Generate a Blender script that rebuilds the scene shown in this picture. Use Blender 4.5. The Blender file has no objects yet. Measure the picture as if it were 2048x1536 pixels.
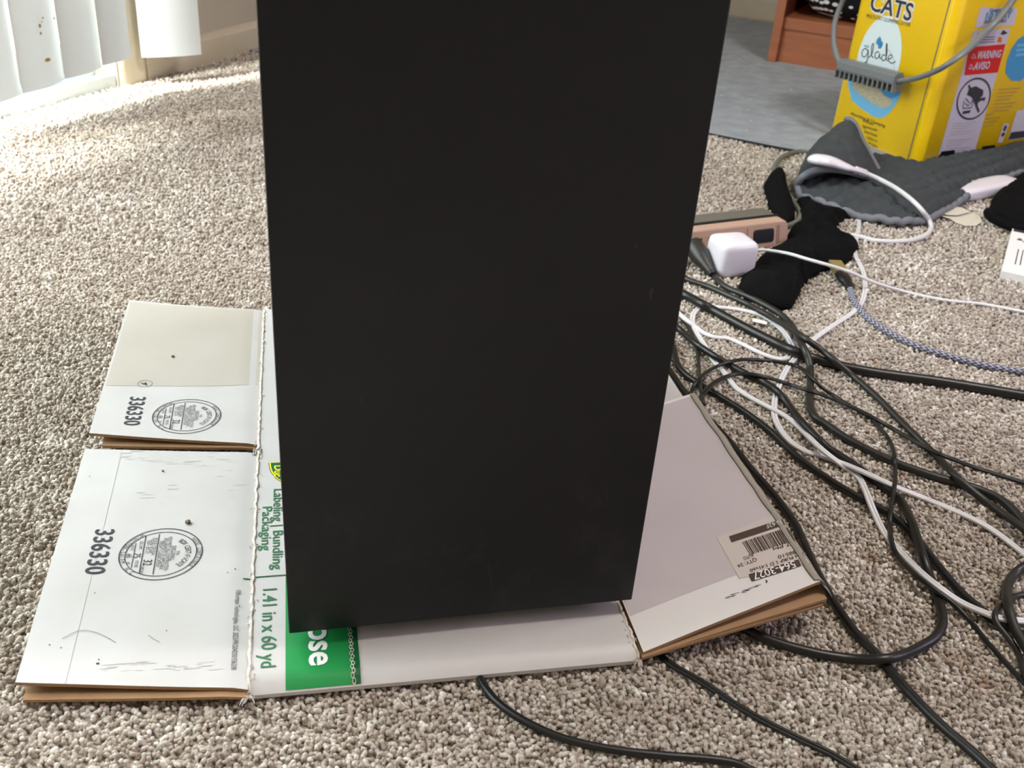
import bpy, math, random
import numpy as np
from mathutils import Vector, Matrix, noise as mnoise
random.seed(7); rng = np.random.default_rng(7)
PI = math.pi
# ------------------------------------------------------------ camera
F = 2050.0; H = 0.5
_N = np.array([740-1024., 4350-768., F]); _dn = _N/np.linalg.norm(_N); _up = -_dn
_fw = np.array([0, 0, 1.]) - _up*_up[2]; _fw /= np.linalg.norm(_fw)
_ri = np.cross(_dn, _fw)
C2W = np.array([_ri, _fw, _up])                     # camera (right, down, forward) -> world
EYE = np.array([0, 0, H])
def ray(x, y): return C2W @ np.array([x-1024., y-768., F])
def g(x, y, z=0.0):                                 # photograph point on the level z
    w = ray(x, y); return EYE + w*((z-H)/w[2])
def hit(x, y, o, n):                                # photograph point on a plane
    w = ray(x, y); return EYE + w*(np.dot(np.asarray(o)-EYE, n)/np.dot(w, n))
S = bpy.context.scene; COL = S.collection
cd = bpy.data.cameras.new('camera'); cam = bpy.data.objects.new('camera', cd); COL.objects.link(cam)
R = C2W
cam.matrix_world = Matrix(((R[0][0], -R[0][1], -R[0][2], 0), (R[1][0], -R[1][1], -R[1][2], 0),
                           (R[2][0], -R[2][1], -R[2][2], H), (0, 0, 0, 1)))
cd.sensor_width = 36; cd.lens = 36*F/2048; cd.clip_start = .02
cd.dof.use_dof = True; cd.dof.focus_distance = .8; cd.dof.aperture_fstop = 15
S.camera = cam
# room frame: u runs away from the window wall, v runs along it towards the back wall
W0 = np.array([-.722, 1.90, 0]); UD = np.array([.93, -.3676, 0]); UD /= np.linalg.norm(UD)
VD = np.array([-UD[1], UD[0], 0]); ZD = np.array([0, 0, 1.])
def rw(u, v, z=0.0): return W0 + UD*u + VD*v + ZD*z
# ------------------------------------------------------------ light
wd = bpy.data.worlds.new('world'); S.world = wd; wd.use_nodes = True
bg = wd.node_tree.nodes['Background']; bg.inputs[0].default_value = (.92, .96, 1.0, 1); bg.inputs[1].default_value = 11.0
def lamp(kind, name, energy, col, loc=None, direction=None, **kw):
    l = bpy.data.lights.new(name, kind); l.energy = energy; l.color = col
    for k, v in kw.items(): setattr(l, k, v)
    o = bpy.data.objects.new(name, l); COL.objects.link(o)
    if loc is not None: o.location = Vector(loc)
    if direction is not None: o.rotation_euler = Vector(direction).to_track_quat('-Z', 'Y').to_euler()
    return o
sd = UD*.15 + VD*.5 - ZD*1.0
lamp('SUN', 'sun', 20, (1, .97, .93), (0, 0, 4), sd, angle=.12)
po = lamp('AREA', 'door_portal', 1, (1, 1, 1), rw(-.02, -1.01, 1.03), UD, shape='RECTANGLE', size=2.1, size_y=1.9)
po.data.cycles.is_portal = True
lamp('AREA', 'screen_glow', 5.0, (.62, .56, 1.0), (1.35, .55, .62), (-.9, .28, -.5), shape='RECTANGLE', size=.5, size_y=.3)
lamp('AREA', 'ceiling_fill', 32, (1, .95, .90), (.9, .7, 2.3), (0, 0, -1), shape='DISK', size=.5)  # warm fill light added under the ceiling, no fixture there
S.view_settings.view_transform = 'Standard'; S.view_settings.look = 'None'
S.view_settings.exposure = 0.0; S.view_settings.gamma = 1; S.view_settings.use_curve_mapping = False

# ------------------------------------------------------------ materials
def lin(c):
    if isinstance(c, str): c = tuple(int(c[i:i+2], 16) for i in (0, 2, 4))
    return tuple(((x/255)/12.92 if x/255 <= .04045 else ((x/255+.055)/1.055)**2.4) for x in c[:3]) + (1,)
class NT:
    def __init__(s, name):
        s.m = bpy.data.materials.new(name); s.m.use_nodes = True; s.t = s.m.node_tree; s.b = s.t.nodes['Principled BSDF']
    def n(s, typ, **kw):
        x = s.t.nodes.new(typ)
        for k, v in kw.items():
            if k.startswith('i_'): x.inputs[k[2:].replace('_', ' ')].default_value = v
            else: setattr(x, k, v)
        return x
    def l(s, a, b): s.t.links.new(a, b)
def mat(name, col, rough=.5, spec=.5, var=None, bump=None, col2=None, metallic=0, sheen=0, coat=0, rvar=None, coords='Object', stretch=(1, 1, 1)):
    k = NT(name); b = k.b; c = lin(col)
    b.inputs['Base Color'].default_value = c; b.inputs['Roughness'].default_value = rough
    b.inputs['Specular IOR Level'].default_value = spec; b.inputs['Metallic'].default_value = metallic
    b.inputs['Sheen Weight'].default_value = sheen; b.inputs['Coat Weight'].default_value = coat
    tc = k.n('ShaderNodeTexCoord'); mp = k.n('ShaderNodeMapping'); mp.inputs['Scale'].default_value = stretch
    k.l(tc.outputs[coords], mp.inputs[0]); v = mp.outputs[0]
    if var:
        nz = k.n('ShaderNodeTexNoise', i_Scale=var[0], i_Detail=6.0); k.l(v, nz.inputs['Vector'])
        rp = k.n('ShaderNodeValToRGB'); rp.color_ramp.elements[0].position = .5-var[1]; rp.color_ramp.elements[1].position = .5+var[1]
        rp.color_ramp.elements[0].color = lin(col2); rp.color_ramp.elements[1].color = c
        k.l(nz.outputs[0], rp.inputs[0]); k.l(rp.outputs[0], b.inputs['Base Color'])
    if bump:
        nb = k.n('ShaderNodeTexNoise', i_Scale=bump[0], i_Detail=4.0); k.l(v, nb.inputs['Vector'])
        bp = k.n('ShaderNodeBump', i_Strength=bump[1], i_Distance=bump[2]); k.l(nb.outputs[0], bp.inputs['Height']); k.l(bp.outputs[0], b.inputs['Normal'])
    if rvar:
        nr = k.n('ShaderNodeTexNoise', i_Scale=rvar[0], i_Detail=8.0); k.l(v, nr.inputs['Vector'])
        mr = k.n('ShaderNodeMapRange'); mr.inputs[1].default_value = .35; mr.inputs[2].default_value = .7
        mr.inputs[3].default_value = rvar[1]; mr.inputs[4].default_value = rvar[2]; k.l(nr.outputs[0], mr.inputs[0]); k.l(mr.outputs[0], b.inputs['Roughness'])
    return k.m
M = {}
M['wall'] = mat('wall_paint', 'b9b0a2', .8, .3, bump=(60, .5, .004))
M['base'] = mat('baseboard_paint', 'd3c9b5', .5, .4, var=(12, .3), col2='c2b7a2')
M['ceil'] = mat('ceiling_paint', 'e6e1d8', .9)
M['jamb'] = mat('jamb_paint', 'ddd4bc', .6, .4, var=(25, .3), col2='cfc4a8', bump=(80, .3, .002))
M['alu'] = mat('aluminium_track', 'c3cdd0', .35, .5, metallic=.5)
M['frame'] = mat('door_frame_paint', 'b8a999', .5)
M['patio'] = mat('patio_concrete', 'b5a496', .9, .2, var=(6, .3), col2='a39284')
M['slat'] = mat('blind_slat_vinyl', 'dfe3e3', .55, .3, bump=(300, .2, .0004))
_k = M['slat'].node_tree; _t = _k.nodes.new('ShaderNodeBsdfTranslucent'); _t.inputs[0].default_value = lin('e8ecec'); _m = _k.nodes.new('ShaderNodeMixShader'); _m.inputs[0].default_value = .25
_k.links.new(_k.nodes['Principled BSDF'].outputs[0], _m.inputs[1]); _k.links.new(_t.outputs[0], _m.inputs[2]); _k.links.new(_m.outputs[0], _k.nodes['Material Output'].inputs[0])
M['grime'] = mat('slat_grime', 'a9855f', .9, .1)
def tower_mat():
    m = mat('tower_black_paint', '0a0b12', .42, .35, rvar=(9, .38, .5), bump=(1800, .12, .0002)); t = m.node_tree; b = t.nodes['Principled BSDF']; N = t.nodes.new
    geo = N('ShaderNodeNewGeometry'); sp = N('ShaderNodeSeparateXYZ'); t.links.new(geo.outputs['Position'], sp.inputs[0])
    mr = N('ShaderNodeMapRange'); mr.inputs[1].default_value = .02; mr.inputs[2].default_value = .20; mr.inputs[3].default_value = 1; mr.inputs[4].default_value = 0; t.links.new(sp.outputs[2], mr.inputs[0])
    mp = N('ShaderNodeMapping'); mp.inputs['Scale'].default_value = (1, 1, .8); mp.inputs['Rotation'].default_value = (0, .9, 0); t.links.new(geo.outputs['Position'], mp.inputs[0])
    nz = N('ShaderNodeTexNoise'); nz.inputs['Scale'].default_value = 26; nz.inputs['Detail'].default_value = 9; nz.inputs['Roughness'].default_value = .75; t.links.new(mp.outputs[0], nz.inputs['Vector'])
    m2 = N('ShaderNodeMapRange'); m2.inputs[1].default_value = .52; m2.inputs[2].default_value = .75; m2.inputs[3].default_value = 0; m2.inputs[4].default_value = .5; t.links.new(nz.outputs[0], m2.inputs[0])
    mu = N('ShaderNodeMath'); mu.operation = 'MULTIPLY'; t.links.new(mr.outputs[0], mu.inputs[0]); t.links.new(m2.outputs[0], mu.inputs[1])
    mx = N('ShaderNodeMix'); mx.data_type = 'RGBA'; t.links.new(mu.outputs[0], mx.inputs[0]); mx.inputs[6].default_value = lin('0a0b12'); mx.inputs[7].default_value = lin('3c3c3f'); t.links.new(mx.outputs[2], b.inputs['Base Color'])
    return m
M['tower'] = tower_mat()
M['scuff'] = mat('dust_scuff', '3a3a3c', .8, .2)
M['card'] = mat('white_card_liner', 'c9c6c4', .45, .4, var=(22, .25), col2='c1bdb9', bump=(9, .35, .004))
M['card_lit'] = mat('lit_white_card', 'e4e2e1', .4, .4, bump=(9, .35, .004))  # same liner as the other flaps, its brighter light put into the colour
M['card_tape'] = mat('taped_card_liner', 'beb8ae', .28, .5, var=(14, .3), col2='b5aea2', bump=(9, .4, .004))
M['card_grey'] = mat('taped_card_grey', 'cdc5c8', .3, .5, var=(10, .3), col2='c3bbbe', bump=(9, .4, .004))
M['kraft'] = mat('kraft_cardboard', 'ac8a68', .85, .2, var=(40, .3), col2='9a7a5b', bump=(400, .3, .0006))
M['torn'] = mat('torn_card_fibre', 'e6e0d8', .9, .1, var=(200, .2), col2='b9aca0')
M['edge'] = mat('card_edge_dark', '5c4030', .9, .1)
M['green'] = mat('green_print', '1f8a45', .4, .4)
M['dkgreen'] = mat('dark_green_print', '0f5a30', .4, .4)
M['gtext'] = mat('green_letter_ink', '35704c', .5, .3)
M['ink'] = mat('black_ink', '3b3b42', .6, .2)
M['smudge'] = mat('grey_smudge_ink', 'b7b2ac', .8, .2)
M['brownink'] = mat('label_brown_ink', '53453f', .6, .2)
M['label'] = mat('label_paper', 'cfc5bf', .4, .4)
M['white'] = mat('white_print', 'ecebea', .5, .3)
M['yellowp'] = mat('yellow_print', 'f2df2a', .5, .3)
M['tape'] = mat('clear_tape', '9b968a', .15, .6)
M['rubber'] = mat('black_cable_rubber', '161614', .38, .5)
M['rubber2'] = mat('dark_grey_cable_rubber', '252420', .42, .5)
M['wcord'] = mat('white_cord_vinyl', 'dcdbdc', .35, .5)
M['greycord'] = mat('grey_olive_cord', '6d7068', .45, .5)
M['plastic_w'] = mat('white_plastic', 'e6e2ea', .22, .5)
M['cream'] = mat('cream_plastic', 'd6d0c0', .45, .4)
M['blackcloth'] = mat('black_knit_cloth', '101011', .95, .08, bump=(900, .5, .0008))
M['tan'] = mat('tan_plastic', 'b99a86', .4, .4)
M['striptop'] = mat('dark_grey_plastic', '6a665e', .35, .5)
M['black'] = mat('black_plastic', '151518', .4, .5)
M['gold'] = mat('connector_metal', 'a59765', .4, .5, metallic=.6)
M['mat'] = mat('grey_felt_mat', '9ca2a8', .95, .2, var=(30, .22), col2='838a92', sheen=.15, bump=(25, .5, .008))
M['lint'] = mat('white_lint', 'c8c8c6', .95, .1)
M['matedge'] = mat('mat_binding_dark', '34383e', .9, .1)
M['bluemat'] = mat('mat_underside', '8e9fb0', .9, .2)
M['pad'] = mat('charcoal_quilted_fleece', '484c4e', .95, .08, sheen=.04, var=(60, .3), col2='3a3d40', bump=(500, .5, .001))
M['piping'] = mat('grey_piping', '77797f', .8, .2, bump=(600, .4, .0006))
M['yellow'] = mat('yellow_tub_plastic', 'efc60c', .32, .5, bump=(6, .2, .004))
M['gray'] = mat('grey_handle_plastic', '73787b', .35, .5)
M['blueart'] = mat('blue_print', '3f93c9', .4, .4)
M['skyblue'] = mat('pale_blue_print', '6fb4dc', .4, .4)
M['red'] = mat('red_print', 'c8141c', .4, .4)
M['litter'] = mat('litter_print', 'c4bea4', .8, .2, var=(300, .2), col2='a39c84')
M['ltblue'] = mat('white_blue_print', 'dcecee', .4, .4)
M['lav'] = mat('lavender_label', 'c2bdcf', .4, .4)
M['wood'] = mat('cherry_wood', 'b06d49', .4, .5, var=(7, .3), col2='96583a', stretch=(1, 1, 9), bump=(60, .1, .001))
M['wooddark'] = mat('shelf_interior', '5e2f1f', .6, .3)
M['bagblack'] = mat('black_bag_cloth', '17181d', .8, .2)
M['crumb'] = mat('crumb_litter', 'a2937e', .95, .1, var=(400, .2), col2='776858')
M['hair'] = mat('dark_hair', '6b625a', .6, .3)
M['orangeink'] = mat('orange_print', 'c96a25', .5, .3)
M['orangecrumb'] = mat('orange_fleck', 'b0713a', .9, .1)
def glass():
    k = NT('door_glass'); tr = k.n('ShaderNodeBsdfTransparent'); tr.inputs[0].default_value = (.95, .98, .97, 1); gl = k.n('ShaderNodeBsdfGlossy'); gl.inputs['Roughness'].default_value = .02
    mx = k.n('ShaderNodeMixShader'); mx.inputs[0].default_value = .06; k.l(tr.outputs[0], mx.inputs[1]); k.l(gl.outputs[0], mx.inputs[2])
    k.l(mx.outputs[0], k.t.nodes['Material Output'].inputs[0]); return k.m
M['glass'] = glass()
def braid():
    k = NT('braided_sleeve'); uv = k.n('ShaderNodeUVMap'); sp = k.n('ShaderNodeSeparateXYZ'); k.l(uv.outputs[0], sp.inputs[0])
    def mth(op, a, b=None):
        x = k.n('ShaderNodeMath', operation=op)
        for i, q in enumerate((a, b)):
            if q is None: continue
            if isinstance(q, (int, float)): x.inputs[i].default_value = q
            else: k.l(q, x.inputs[i])
        return x.outputs[0]
    tri = mth('ABSOLUTE', mth('SUBTRACT', mth('FRACT', mth('MULTIPLY', sp.outputs[1], 6)), .5))
    w = mth('SINE', mth('ADD', mth('MULTIPLY', sp.outputs[0], 3.4), mth('MULTIPLY', tri, 9)))
    rp = k.n('ShaderNodeValToRGB'); rp.color_ramp.elements[0].position = .42; rp.color_ramp.elements[1].position = .62
    rp.color_ramp.elements[0].color = lin('3c3c4e'); rp.color_ramp.elements[1].color = lin('a9a9b8')
    k.l(mth('MULTIPLY', mth('ADD', w, 1), .5), rp.inputs[0]); k.l(rp.outputs[0], k.b.inputs['Base Color']); k.b.inputs['Roughness'].default_value = .6
    return k.m
M['braid'] = braid()
STAINS = [(1745, 1250, .007), (1925, 1318, .010), (1968, 1362, .010), (1815, 950, .007), (1750, 727, .003), (1738, 1110, .010)]
def carpet(inst=True):
    k = NT('carpet_yarn' if inst else 'carpet_backing'); geo = k.n('ShaderNodeNewGeometry')
    rp = k.n('ShaderNodeValToRGB'); e = rp.color_ramp.elements
    cols = [(0, '9f8f82'), (.3, 'b0a395'), (.6, 'c1b7aa'), (.85, 'd6cdc1'), (1, 'f4eee4')]
    e[0].position, e[0].color = 0, lin(cols[0][1]); e[1].position, e[1].color = 1, lin(cols[-1][1])
    for p_, c_ in cols[1:-1]: q = e.new(p_); q.color = lin(c_)
    nz = k.n('ShaderNodeTexNoise', i_Scale=5.0, i_Detail=3.0); k.l(geo.outputs['Position'], nz.inputs['Vector'])
    ad = k.n('ShaderNodeMath', operation='MULTIPLY_ADD'); ad.inputs[1].default_value = .8; ad.inputs[2].default_value = -.4; k.l(nz.outputs[0], ad.inputs[0])
    nc = k.n('ShaderNodeTexNoise', i_Scale=65.0, i_Detail=2.0); k.l(geo.outputs['Position'], nc.inputs['Vector'])
    ac = k.n('ShaderNodeMath', operation='MULTIPLY_ADD'); ac.inputs[1].default_value = 1.1; k.l(nc.outputs[0], ac.inputs[0])
    ao = k.n('ShaderNodeMath', operation='SUBTRACT'); k.l(ad.outputs[0], ao.inputs[0]); ao.inputs[1].default_value = .40; k.l(ao.outputs[0], ac.inputs[2])
    a2 = k.n('ShaderNodeMath', operation='MULTIPLY_ADD'); a2.inputs[1].default_value = .72; k.l(ac.outputs[0], a2.inputs[2])
    if inst: oi = k.n('ShaderNodeObjectInfo'); k.l(oi.outputs['Random'], a2.inputs[0])
    else:
        n2 = k.n('ShaderNodeTexNoise', i_Scale=260.0, i_Detail=3.0); k.l(geo.outputs['Position'], n2.inputs['Vector']); k.l(n2.outputs[0], a2.inputs[0])
    k.l(a2.outputs[0], rp.inputs[0]); cur = rp.outputs[0]
    nf = k.n('ShaderNodeTexNoise', i_Scale=70.0, i_Detail=2.0); k.l(geo.outputs['Position'], nf.inputs['Vector'])
    for (x, y, r) in STAINS:                               # spots dropped on the pile
        d = k.n('ShaderNodeVectorMath', operation='DISTANCE'); k.l(geo.outputs['Position'], d.inputs[0]); d.inputs[1].default_value = tuple(g(x, y, .003))
        s_ = k.n('ShaderNodeMath', operation='MULTIPLY_ADD'); k.l(nf.outputs[0], s_.inputs[0]); s_.inputs[1].default_value = r*2.2; k.l(d.outputs['Value'], s_.inputs[2])
        mr = k.n('ShaderNodeMapRange'); mr.inputs[1].default_value = r*1.2; mr.inputs[2].default_value = r*2.5; mr.inputs[3].default_value = .62; mr.inputs[4].default_value = 0; k.l(s_.outputs[0], mr.inputs[0])
        mx = k.n('ShaderNodeMix', data_type='RGBA'); k.l(mr.outputs[0], mx.inputs[0]); k.l(cur, mx.inputs[6]); mx.inputs[7].default_value = lin('8a683c'); cur = mx.outputs[2]
    k.l(cur, k.b.inputs['Base Color']); k.b.inputs['Roughness'].default_value = .95; k.b.inputs['Specular IOR Level'].default_value = .15
    k.b.inputs['Sheen Weight'].default_value = .35
    nb = k.n('ShaderNodeTexNoise', i_Scale=1500.0 if inst else 240.0, i_Detail=2.0); k.l(geo.outputs['Position'], nb.inputs['Vector'])
    bp = k.n('ShaderNodeBump', i_Strength=.6 if inst else 1.0, i_Distance=.0006 if inst else .005); k.l(nb.outputs[0], bp.inputs['Height']); k.l(bp.outputs[0], k.b.inputs['Normal'])
    return k.m
M['yarn'] = carpet(True); M['backing'] = carpet(False)

# ------------------------------------------------------------ mesh helpers
class MB:
    def __init__(s): s.v = []; s.f = []; s.mi = []; s.uv = None
    def add(s, vs, fs, mi=0):
        n = len(s.v); s.v += [tuple(map(float, p)) for p in vs]
        s.f += [tuple(i+n for i in f) for f in fs]; s.mi += [mi]*len(fs) if isinstance(mi, int) else list(mi)
    def box(s, o, ax, ay, az, mi=0):                       # corner and three edge vectors
        o, ax, ay, az = map(np.asarray, (o, ax, ay, az))
        s.add([o, o+ax, o+ax+ay, o+ay, o+az, o+ax+az, o+ax+ay+az, o+ay+az],
              [(0, 3, 2, 1), (4, 5, 6, 7), (0, 1, 5, 4), (1, 2, 6, 5), (2, 3, 7, 6), (3, 0, 4, 7)], mi)
    def rbox(s, u0, v0, z0, u1, v1, z1, mi=0): s.box(rw(u0, v0, z0), UD*(u1-u0), VD*(v1-v0), ZD*(z1-z0), mi)
    def prism(s, bot, top, mi=0):
        n = len(bot); s.add(list(bot)+list(top), [tuple(range(n-1, -1, -1)), tuple(range(n, 2*n))]+[(i, (i+1) % n, n+(i+1) % n, n+i) for i in range(n)], mi)
    def tube(s, pts, r, seg=8, off=0.0, flat=1.0, mi=0, uv=False):
        pts = np.asarray(pts, float); n = len(pts); rr = np.full(n, r) if np.isscalar(r) else np.asarray(r)
        T = np.gradient(pts, axis=0); T /= np.maximum(np.linalg.norm(T, axis=1)[:, None], 1e-9)
        vs = []
        for i in range(n):
            t = T[i]; sd_ = np.cross(t, [0, 0, 1.])
            if np.linalg.norm(sd_) < .05: sd_ = np.array([1., 0, 0])
            sd_ /= np.linalg.norm(sd_); u = np.cross(sd_, t)
            for k in range(seg):
                a = 2*PI*k/seg; vs.append(pts[i]+sd_*(off+math.cos(a)*rr[i])+u*math.sin(a)*rr[i]*flat)
        fs = [(i*seg+k, i*seg+(k+1) % seg, (i+1)*seg+(k+1) % seg, (i+1)*seg+k) for i in range(n-1) for k in range(seg)]
        if uv:
            L = np.concatenate([[0], np.cumsum(np.linalg.norm(np.diff(pts, axis=0), axis=1))])/max(r if np.isscalar(r) else rr.max(), 1e-6)
            s.uv = [(( L[i+(1 if c in (2, 3) else 0)]), (k+(1 if c in (1, 2) else 0))/seg) for i in range(n-1) for k in range(seg) for c in range(4)]
        fs += [tuple(range(seg-1, -1, -1)), tuple((n-1)*seg+k for k in range(seg))]
        if uv: s.uv += [(0, 0)]*(2*seg)
        s.add(vs, fs, mi)
    def grid(s, fn, nu, nv, thick=0.0, mi=0, mi_side=None, closed_u=False):
        P = [[np.asarray(fn(i/nu, j/nv), float) for j in range(nv+1)] for i in range(nu+1)]
        vs = [P[i][j] for i in range(nu+1) for j in range(nv+1)]; w = nv+1
        fs = [(i*w+j, (i+1)*w+j, (i+1)*w+j+1, i*w+j+1) for i in range(nu) for j in range(nv)]
        mis = [mi]*len(fs)
        if thick:
            n = len(vs); vs += [p-np.array([0, 0, thick]) for p in vs]; ms = mi if mi_side is None else mi_side
            b = [tuple(q+n for q in reversed(f)) for f in fs]; fs += b; mis += [ms]*len(b)
            rim = [i*w for i in range(nu+1)] + [nu*w+j for j in range(1, nv+1)] + [i*w+nv for i in range(nu-1, -1, -1)] + [j for j in range(nv-1, 0, -1)]
            for a, c in zip(rim, rim[1:]+rim[:1]): fs.append((c, a, a+n, c+n)); mis.append(ms)
        s.add(vs, fs, mis)
    def build(s, name, mats, parent=None, smooth=False, angle=None):
        me = bpy.data.meshes.new(name); me.from_pydata(s.v, [], s.f)
        if not isinstance(mats, (list, tuple)): mats = [mats]
        for m in mats: me.materials.append(M[m] if isinstance(m, str) else m)
        if len(mats) > 1: me.polygons.foreach_set('material_index', s.mi)
        if smooth: me.polygons.foreach_set('use_smooth', [True]*len(me.polygons))
        if s.uv and len(s.uv) == len(me.loops):
            ul = me.uv_layers.new(name='UVMap'); ul.data.foreach_set('uv', [c for p in s.uv for c in p])
        me.update()
        if angle is not None:
            me.polygons.foreach_set('use_smooth', [True]*len(me.polygons)); me.set_sharp_from_angle(angle=angle)
        o = bpy.data.objects.new(name, me); COL.objects.link(o)
        if parent is not None:
            o.parent = parent; o.matrix_parent_inverse = parent.matrix_basis.inverted()
        return o
def tag(o, label=None, cat=None, group=None, kind=None):
    if label: o['label'] = label
    if cat: o['category'] = cat
    if group: o['group'] = group
    if kind: o['kind'] = kind
    return o
def empty(name, loc, label, cat, group=None):
    o = bpy.data.objects.new(name, None); COL.objects.link(o); o.location = Vector(loc); o.empty_display_size = .02
    return tag(o, label, cat, group)
def struct(o): o['kind'] = 'structure'; return o
def bevel(o, w, seg=2):
    m = o.modifiers.new('bevel', 'BEVEL'); m.width = w; m.segments = seg; m.limit_method = 'ANGLE'; m.angle_limit = .6; return o
def catmull(P, step=None, n=None):
    P = np.asarray(P, float); Q = np.vstack([2*P[0]-P[1], P, 2*P[-1]-P[-2]]); out = []
    for i in range(1, len(Q)-2):
        L = np.linalg.norm(Q[i+1][:3]-Q[i][:3]); m = n if n else max(1, int(math.ceil(L/step)))
        for k in range(m):
            t = k/m; out.append(.5*((2*Q[i])+(-Q[i-1]+Q[i+1])*t+(2*Q[i-1]-5*Q[i]+4*Q[i+1]-Q[i+2])*t*t+(-Q[i-1]+3*Q[i]-3*Q[i+1]+Q[i+2])*t**3))
    out.append(Q[-2]); return np.array(out)
def mapper(o, ex, ey, n):                                  # flat print: local (a, b) -> space, a hair above the surface
    o, ex, ey, n = map(np.asarray, (o, ex, ey, n))
    return lambda a, b, h=.0003: o+ex*a+ey*b+n*h
_gl = {}
def glyphs(txt, bold=0.0):
    key = (txt, bold)
    if key not in _gl:
        cu = bpy.data.curves.new('t', 'FONT'); cu.body = txt; cu.size = 1; cu.offset = bold; cu.resolution_u = 3; cu.fill_mode = 'FRONT'
        ob = bpy.data.objects.new('t', cu); me = bpy.data.meshes.new_from_object(ob)
        v = [(p.co.x, p.co.y) for p in me.vertices]; f = [tuple(q.vertices) for q in me.polygons]
        bpy.data.meshes.remove(me); bpy.data.objects.remove(ob); bpy.data.curves.remove(cu); _gl[key] = (v, f)
    return _gl[key]
def text(mb, fn, txt, pos, size, ang=0.0, xs=1.0, bold=0.0, align='C', mi=0, h=.0004, width=None):
    v, f = glyphs(txt, bold)
    if not v: return
    a = np.array(v); x0, x1 = a[:, 0].min(), a[:, 0].max()
    if width: xs = width/((x1-x0)*size)
    off = (x0+x1)/2 if align == 'C' else x0
    c, s_ = math.cos(ang), math.sin(ang); out = []
    ymid = .35
    for x, y in v:
        X = (x-off)*size*xs; Y = (y-ymid)*size
        out.append(fn(pos[0]+X*c-Y*s_, pos[1]+X*s_+Y*c, h))
    mb.add(out, f, mi)
def arc_text(mb, fn, txt, cen, rad, a0, a1, size, xs=.7, inward=False, mi=0, h=.0004, bold=0.0):
    n = len(txt)
    for i, ch in enumerate(txt):
        if ch == ' ': continue
        a = a0+(a1-a0)*(i/(n-1)); text(mb, fn, ch, (cen[0]+rad*math.cos(a), cen[1]+rad*math.sin(a)), size, a+(PI/2 if inward else -PI/2), xs, bold, mi=mi, h=h)
def ring(mb, fn, cen, r, w, seg=64, mi=0, h=.0004, sy=1.0, a0=0, a1=2*PI):
    vs = []; 
    for k in range(seg+1):
        a = a0+(a1-a0)*k/seg
        for q in (r-w/2, r+w/2): vs.append(fn(cen[0]+q*math.cos(a), cen[1]+q*sy*math.sin(a), h))
    mb.add(vs, [(2*k, 2*k+1, 2*k+3, 2*k+2) for k in range(seg)], mi)
def poly(mb, fn, pts, mi=0, h=.0003): mb.add([fn(a, b, h) for a, b in pts], [tuple(range(len(pts)))], mi)
def bar(mb, fn, p, q, w, mi=0, h=.0004, n=1):
    p, q = np.array(p), np.array(q); d = q-p; nn = np.array([-d[1], d[0]])/np.linalg.norm(d)*w/2; vs = []
    for i in range(n+1):
        c = p+d*i/n; vs += [fn(*(c-nn), h), fn(*(c+nn), h)]
    mb.add(vs, [(2*i, 2*i+2, 2*i+3, 2*i+1) for i in range(n)], mi)
def disc(mb, fn, cen, rx, ry, mi=0, h=.0003, seg=40): poly(mb, fn, [(cen[0]+rx*math.cos(2*PI*k/seg), cen[1]+ry*math.sin(2*PI*k/seg)) for k in range(seg)], mi, h)

# ------------------------------------------------------------ the room
ZF = -.003
mb = MB(); mb.rbox(-.02, -3.2, ZF-.05, 3.2, 1.62, ZF); floor = struct(mb.build('floor', 'backing'))
mb = MB(); mb.rbox(-.02, -3.2, 2.4, 3.2, 1.62, 2.45); struct(mb.build('ceiling', 'ceil'))
D0, D1, DH = -1.95, -.068, 2.05
mb = MB(); mb.rbox(-.12, D1, ZF, 0, 1.62, 2.4); mb.rbox(-.12, -3.2, ZF, 0, D0, 2.4); mb.rbox(-.12, D0, DH, 0, D1, 2.4); struct(mb.build('wall_left', 'wall'))
mb = MB(); mb.rbox(-.12, 1.62, ZF, 3.2, 1.72, 2.4); struct(mb.build('wall_back', 'wall'))
mb = MB(); mb.rbox(3.2, -3.2, ZF, 3.3, 1.72, 2.4); struct(mb.build('wall_right', 'wall'))
mb = MB(); mb.rbox(-.12, -3.3, ZF, 3.3, -3.2, 2.4); struct(mb.build('wall_front', 'wall'))
def baseboard(name, a, b, horiz):
    mb = MB(); prof = [(0, 0), (.012, 0), (.012, .05), (.009, .056), (.004, .06), (0, .061)]
    def P(t, q): return rw(q[0], t, ZF+q[1]) if horiz == 'v' else rw(t, 1.62-q[0], ZF+q[1])
    mb.prism([P(a, q) for q in prof], [P(b, q) for q in prof]); return struct(mb.build(name, 'base'))
baseboard('baseboard_left', -.001, 1.608, 'v'); baseboard('baseboard_back', .012, 3.2, 'u')
# jamb post that ends the wall beside the door
mb = MB(); n = 10; pr = [(-.12, -.068), (-.010, -.068)] + [(-.010+.018*math.sin(a), -.050-.018*math.cos(a)) for a in np.linspace(0, PI/2, n)] + [(.010, -.012)] + [(.002+.008*math.cos(a), -.010+.010*math.sin(a)) for a in np.linspace(0, PI/2, 5)] + [(-.12, 0)]
mb.prism([rw(a, b, ZF) for a, b in pr], [rw(a, b, DH+.05) for a, b in pr]); struct(mb.build('trim_1', 'jamb', angle=.6))
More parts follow.
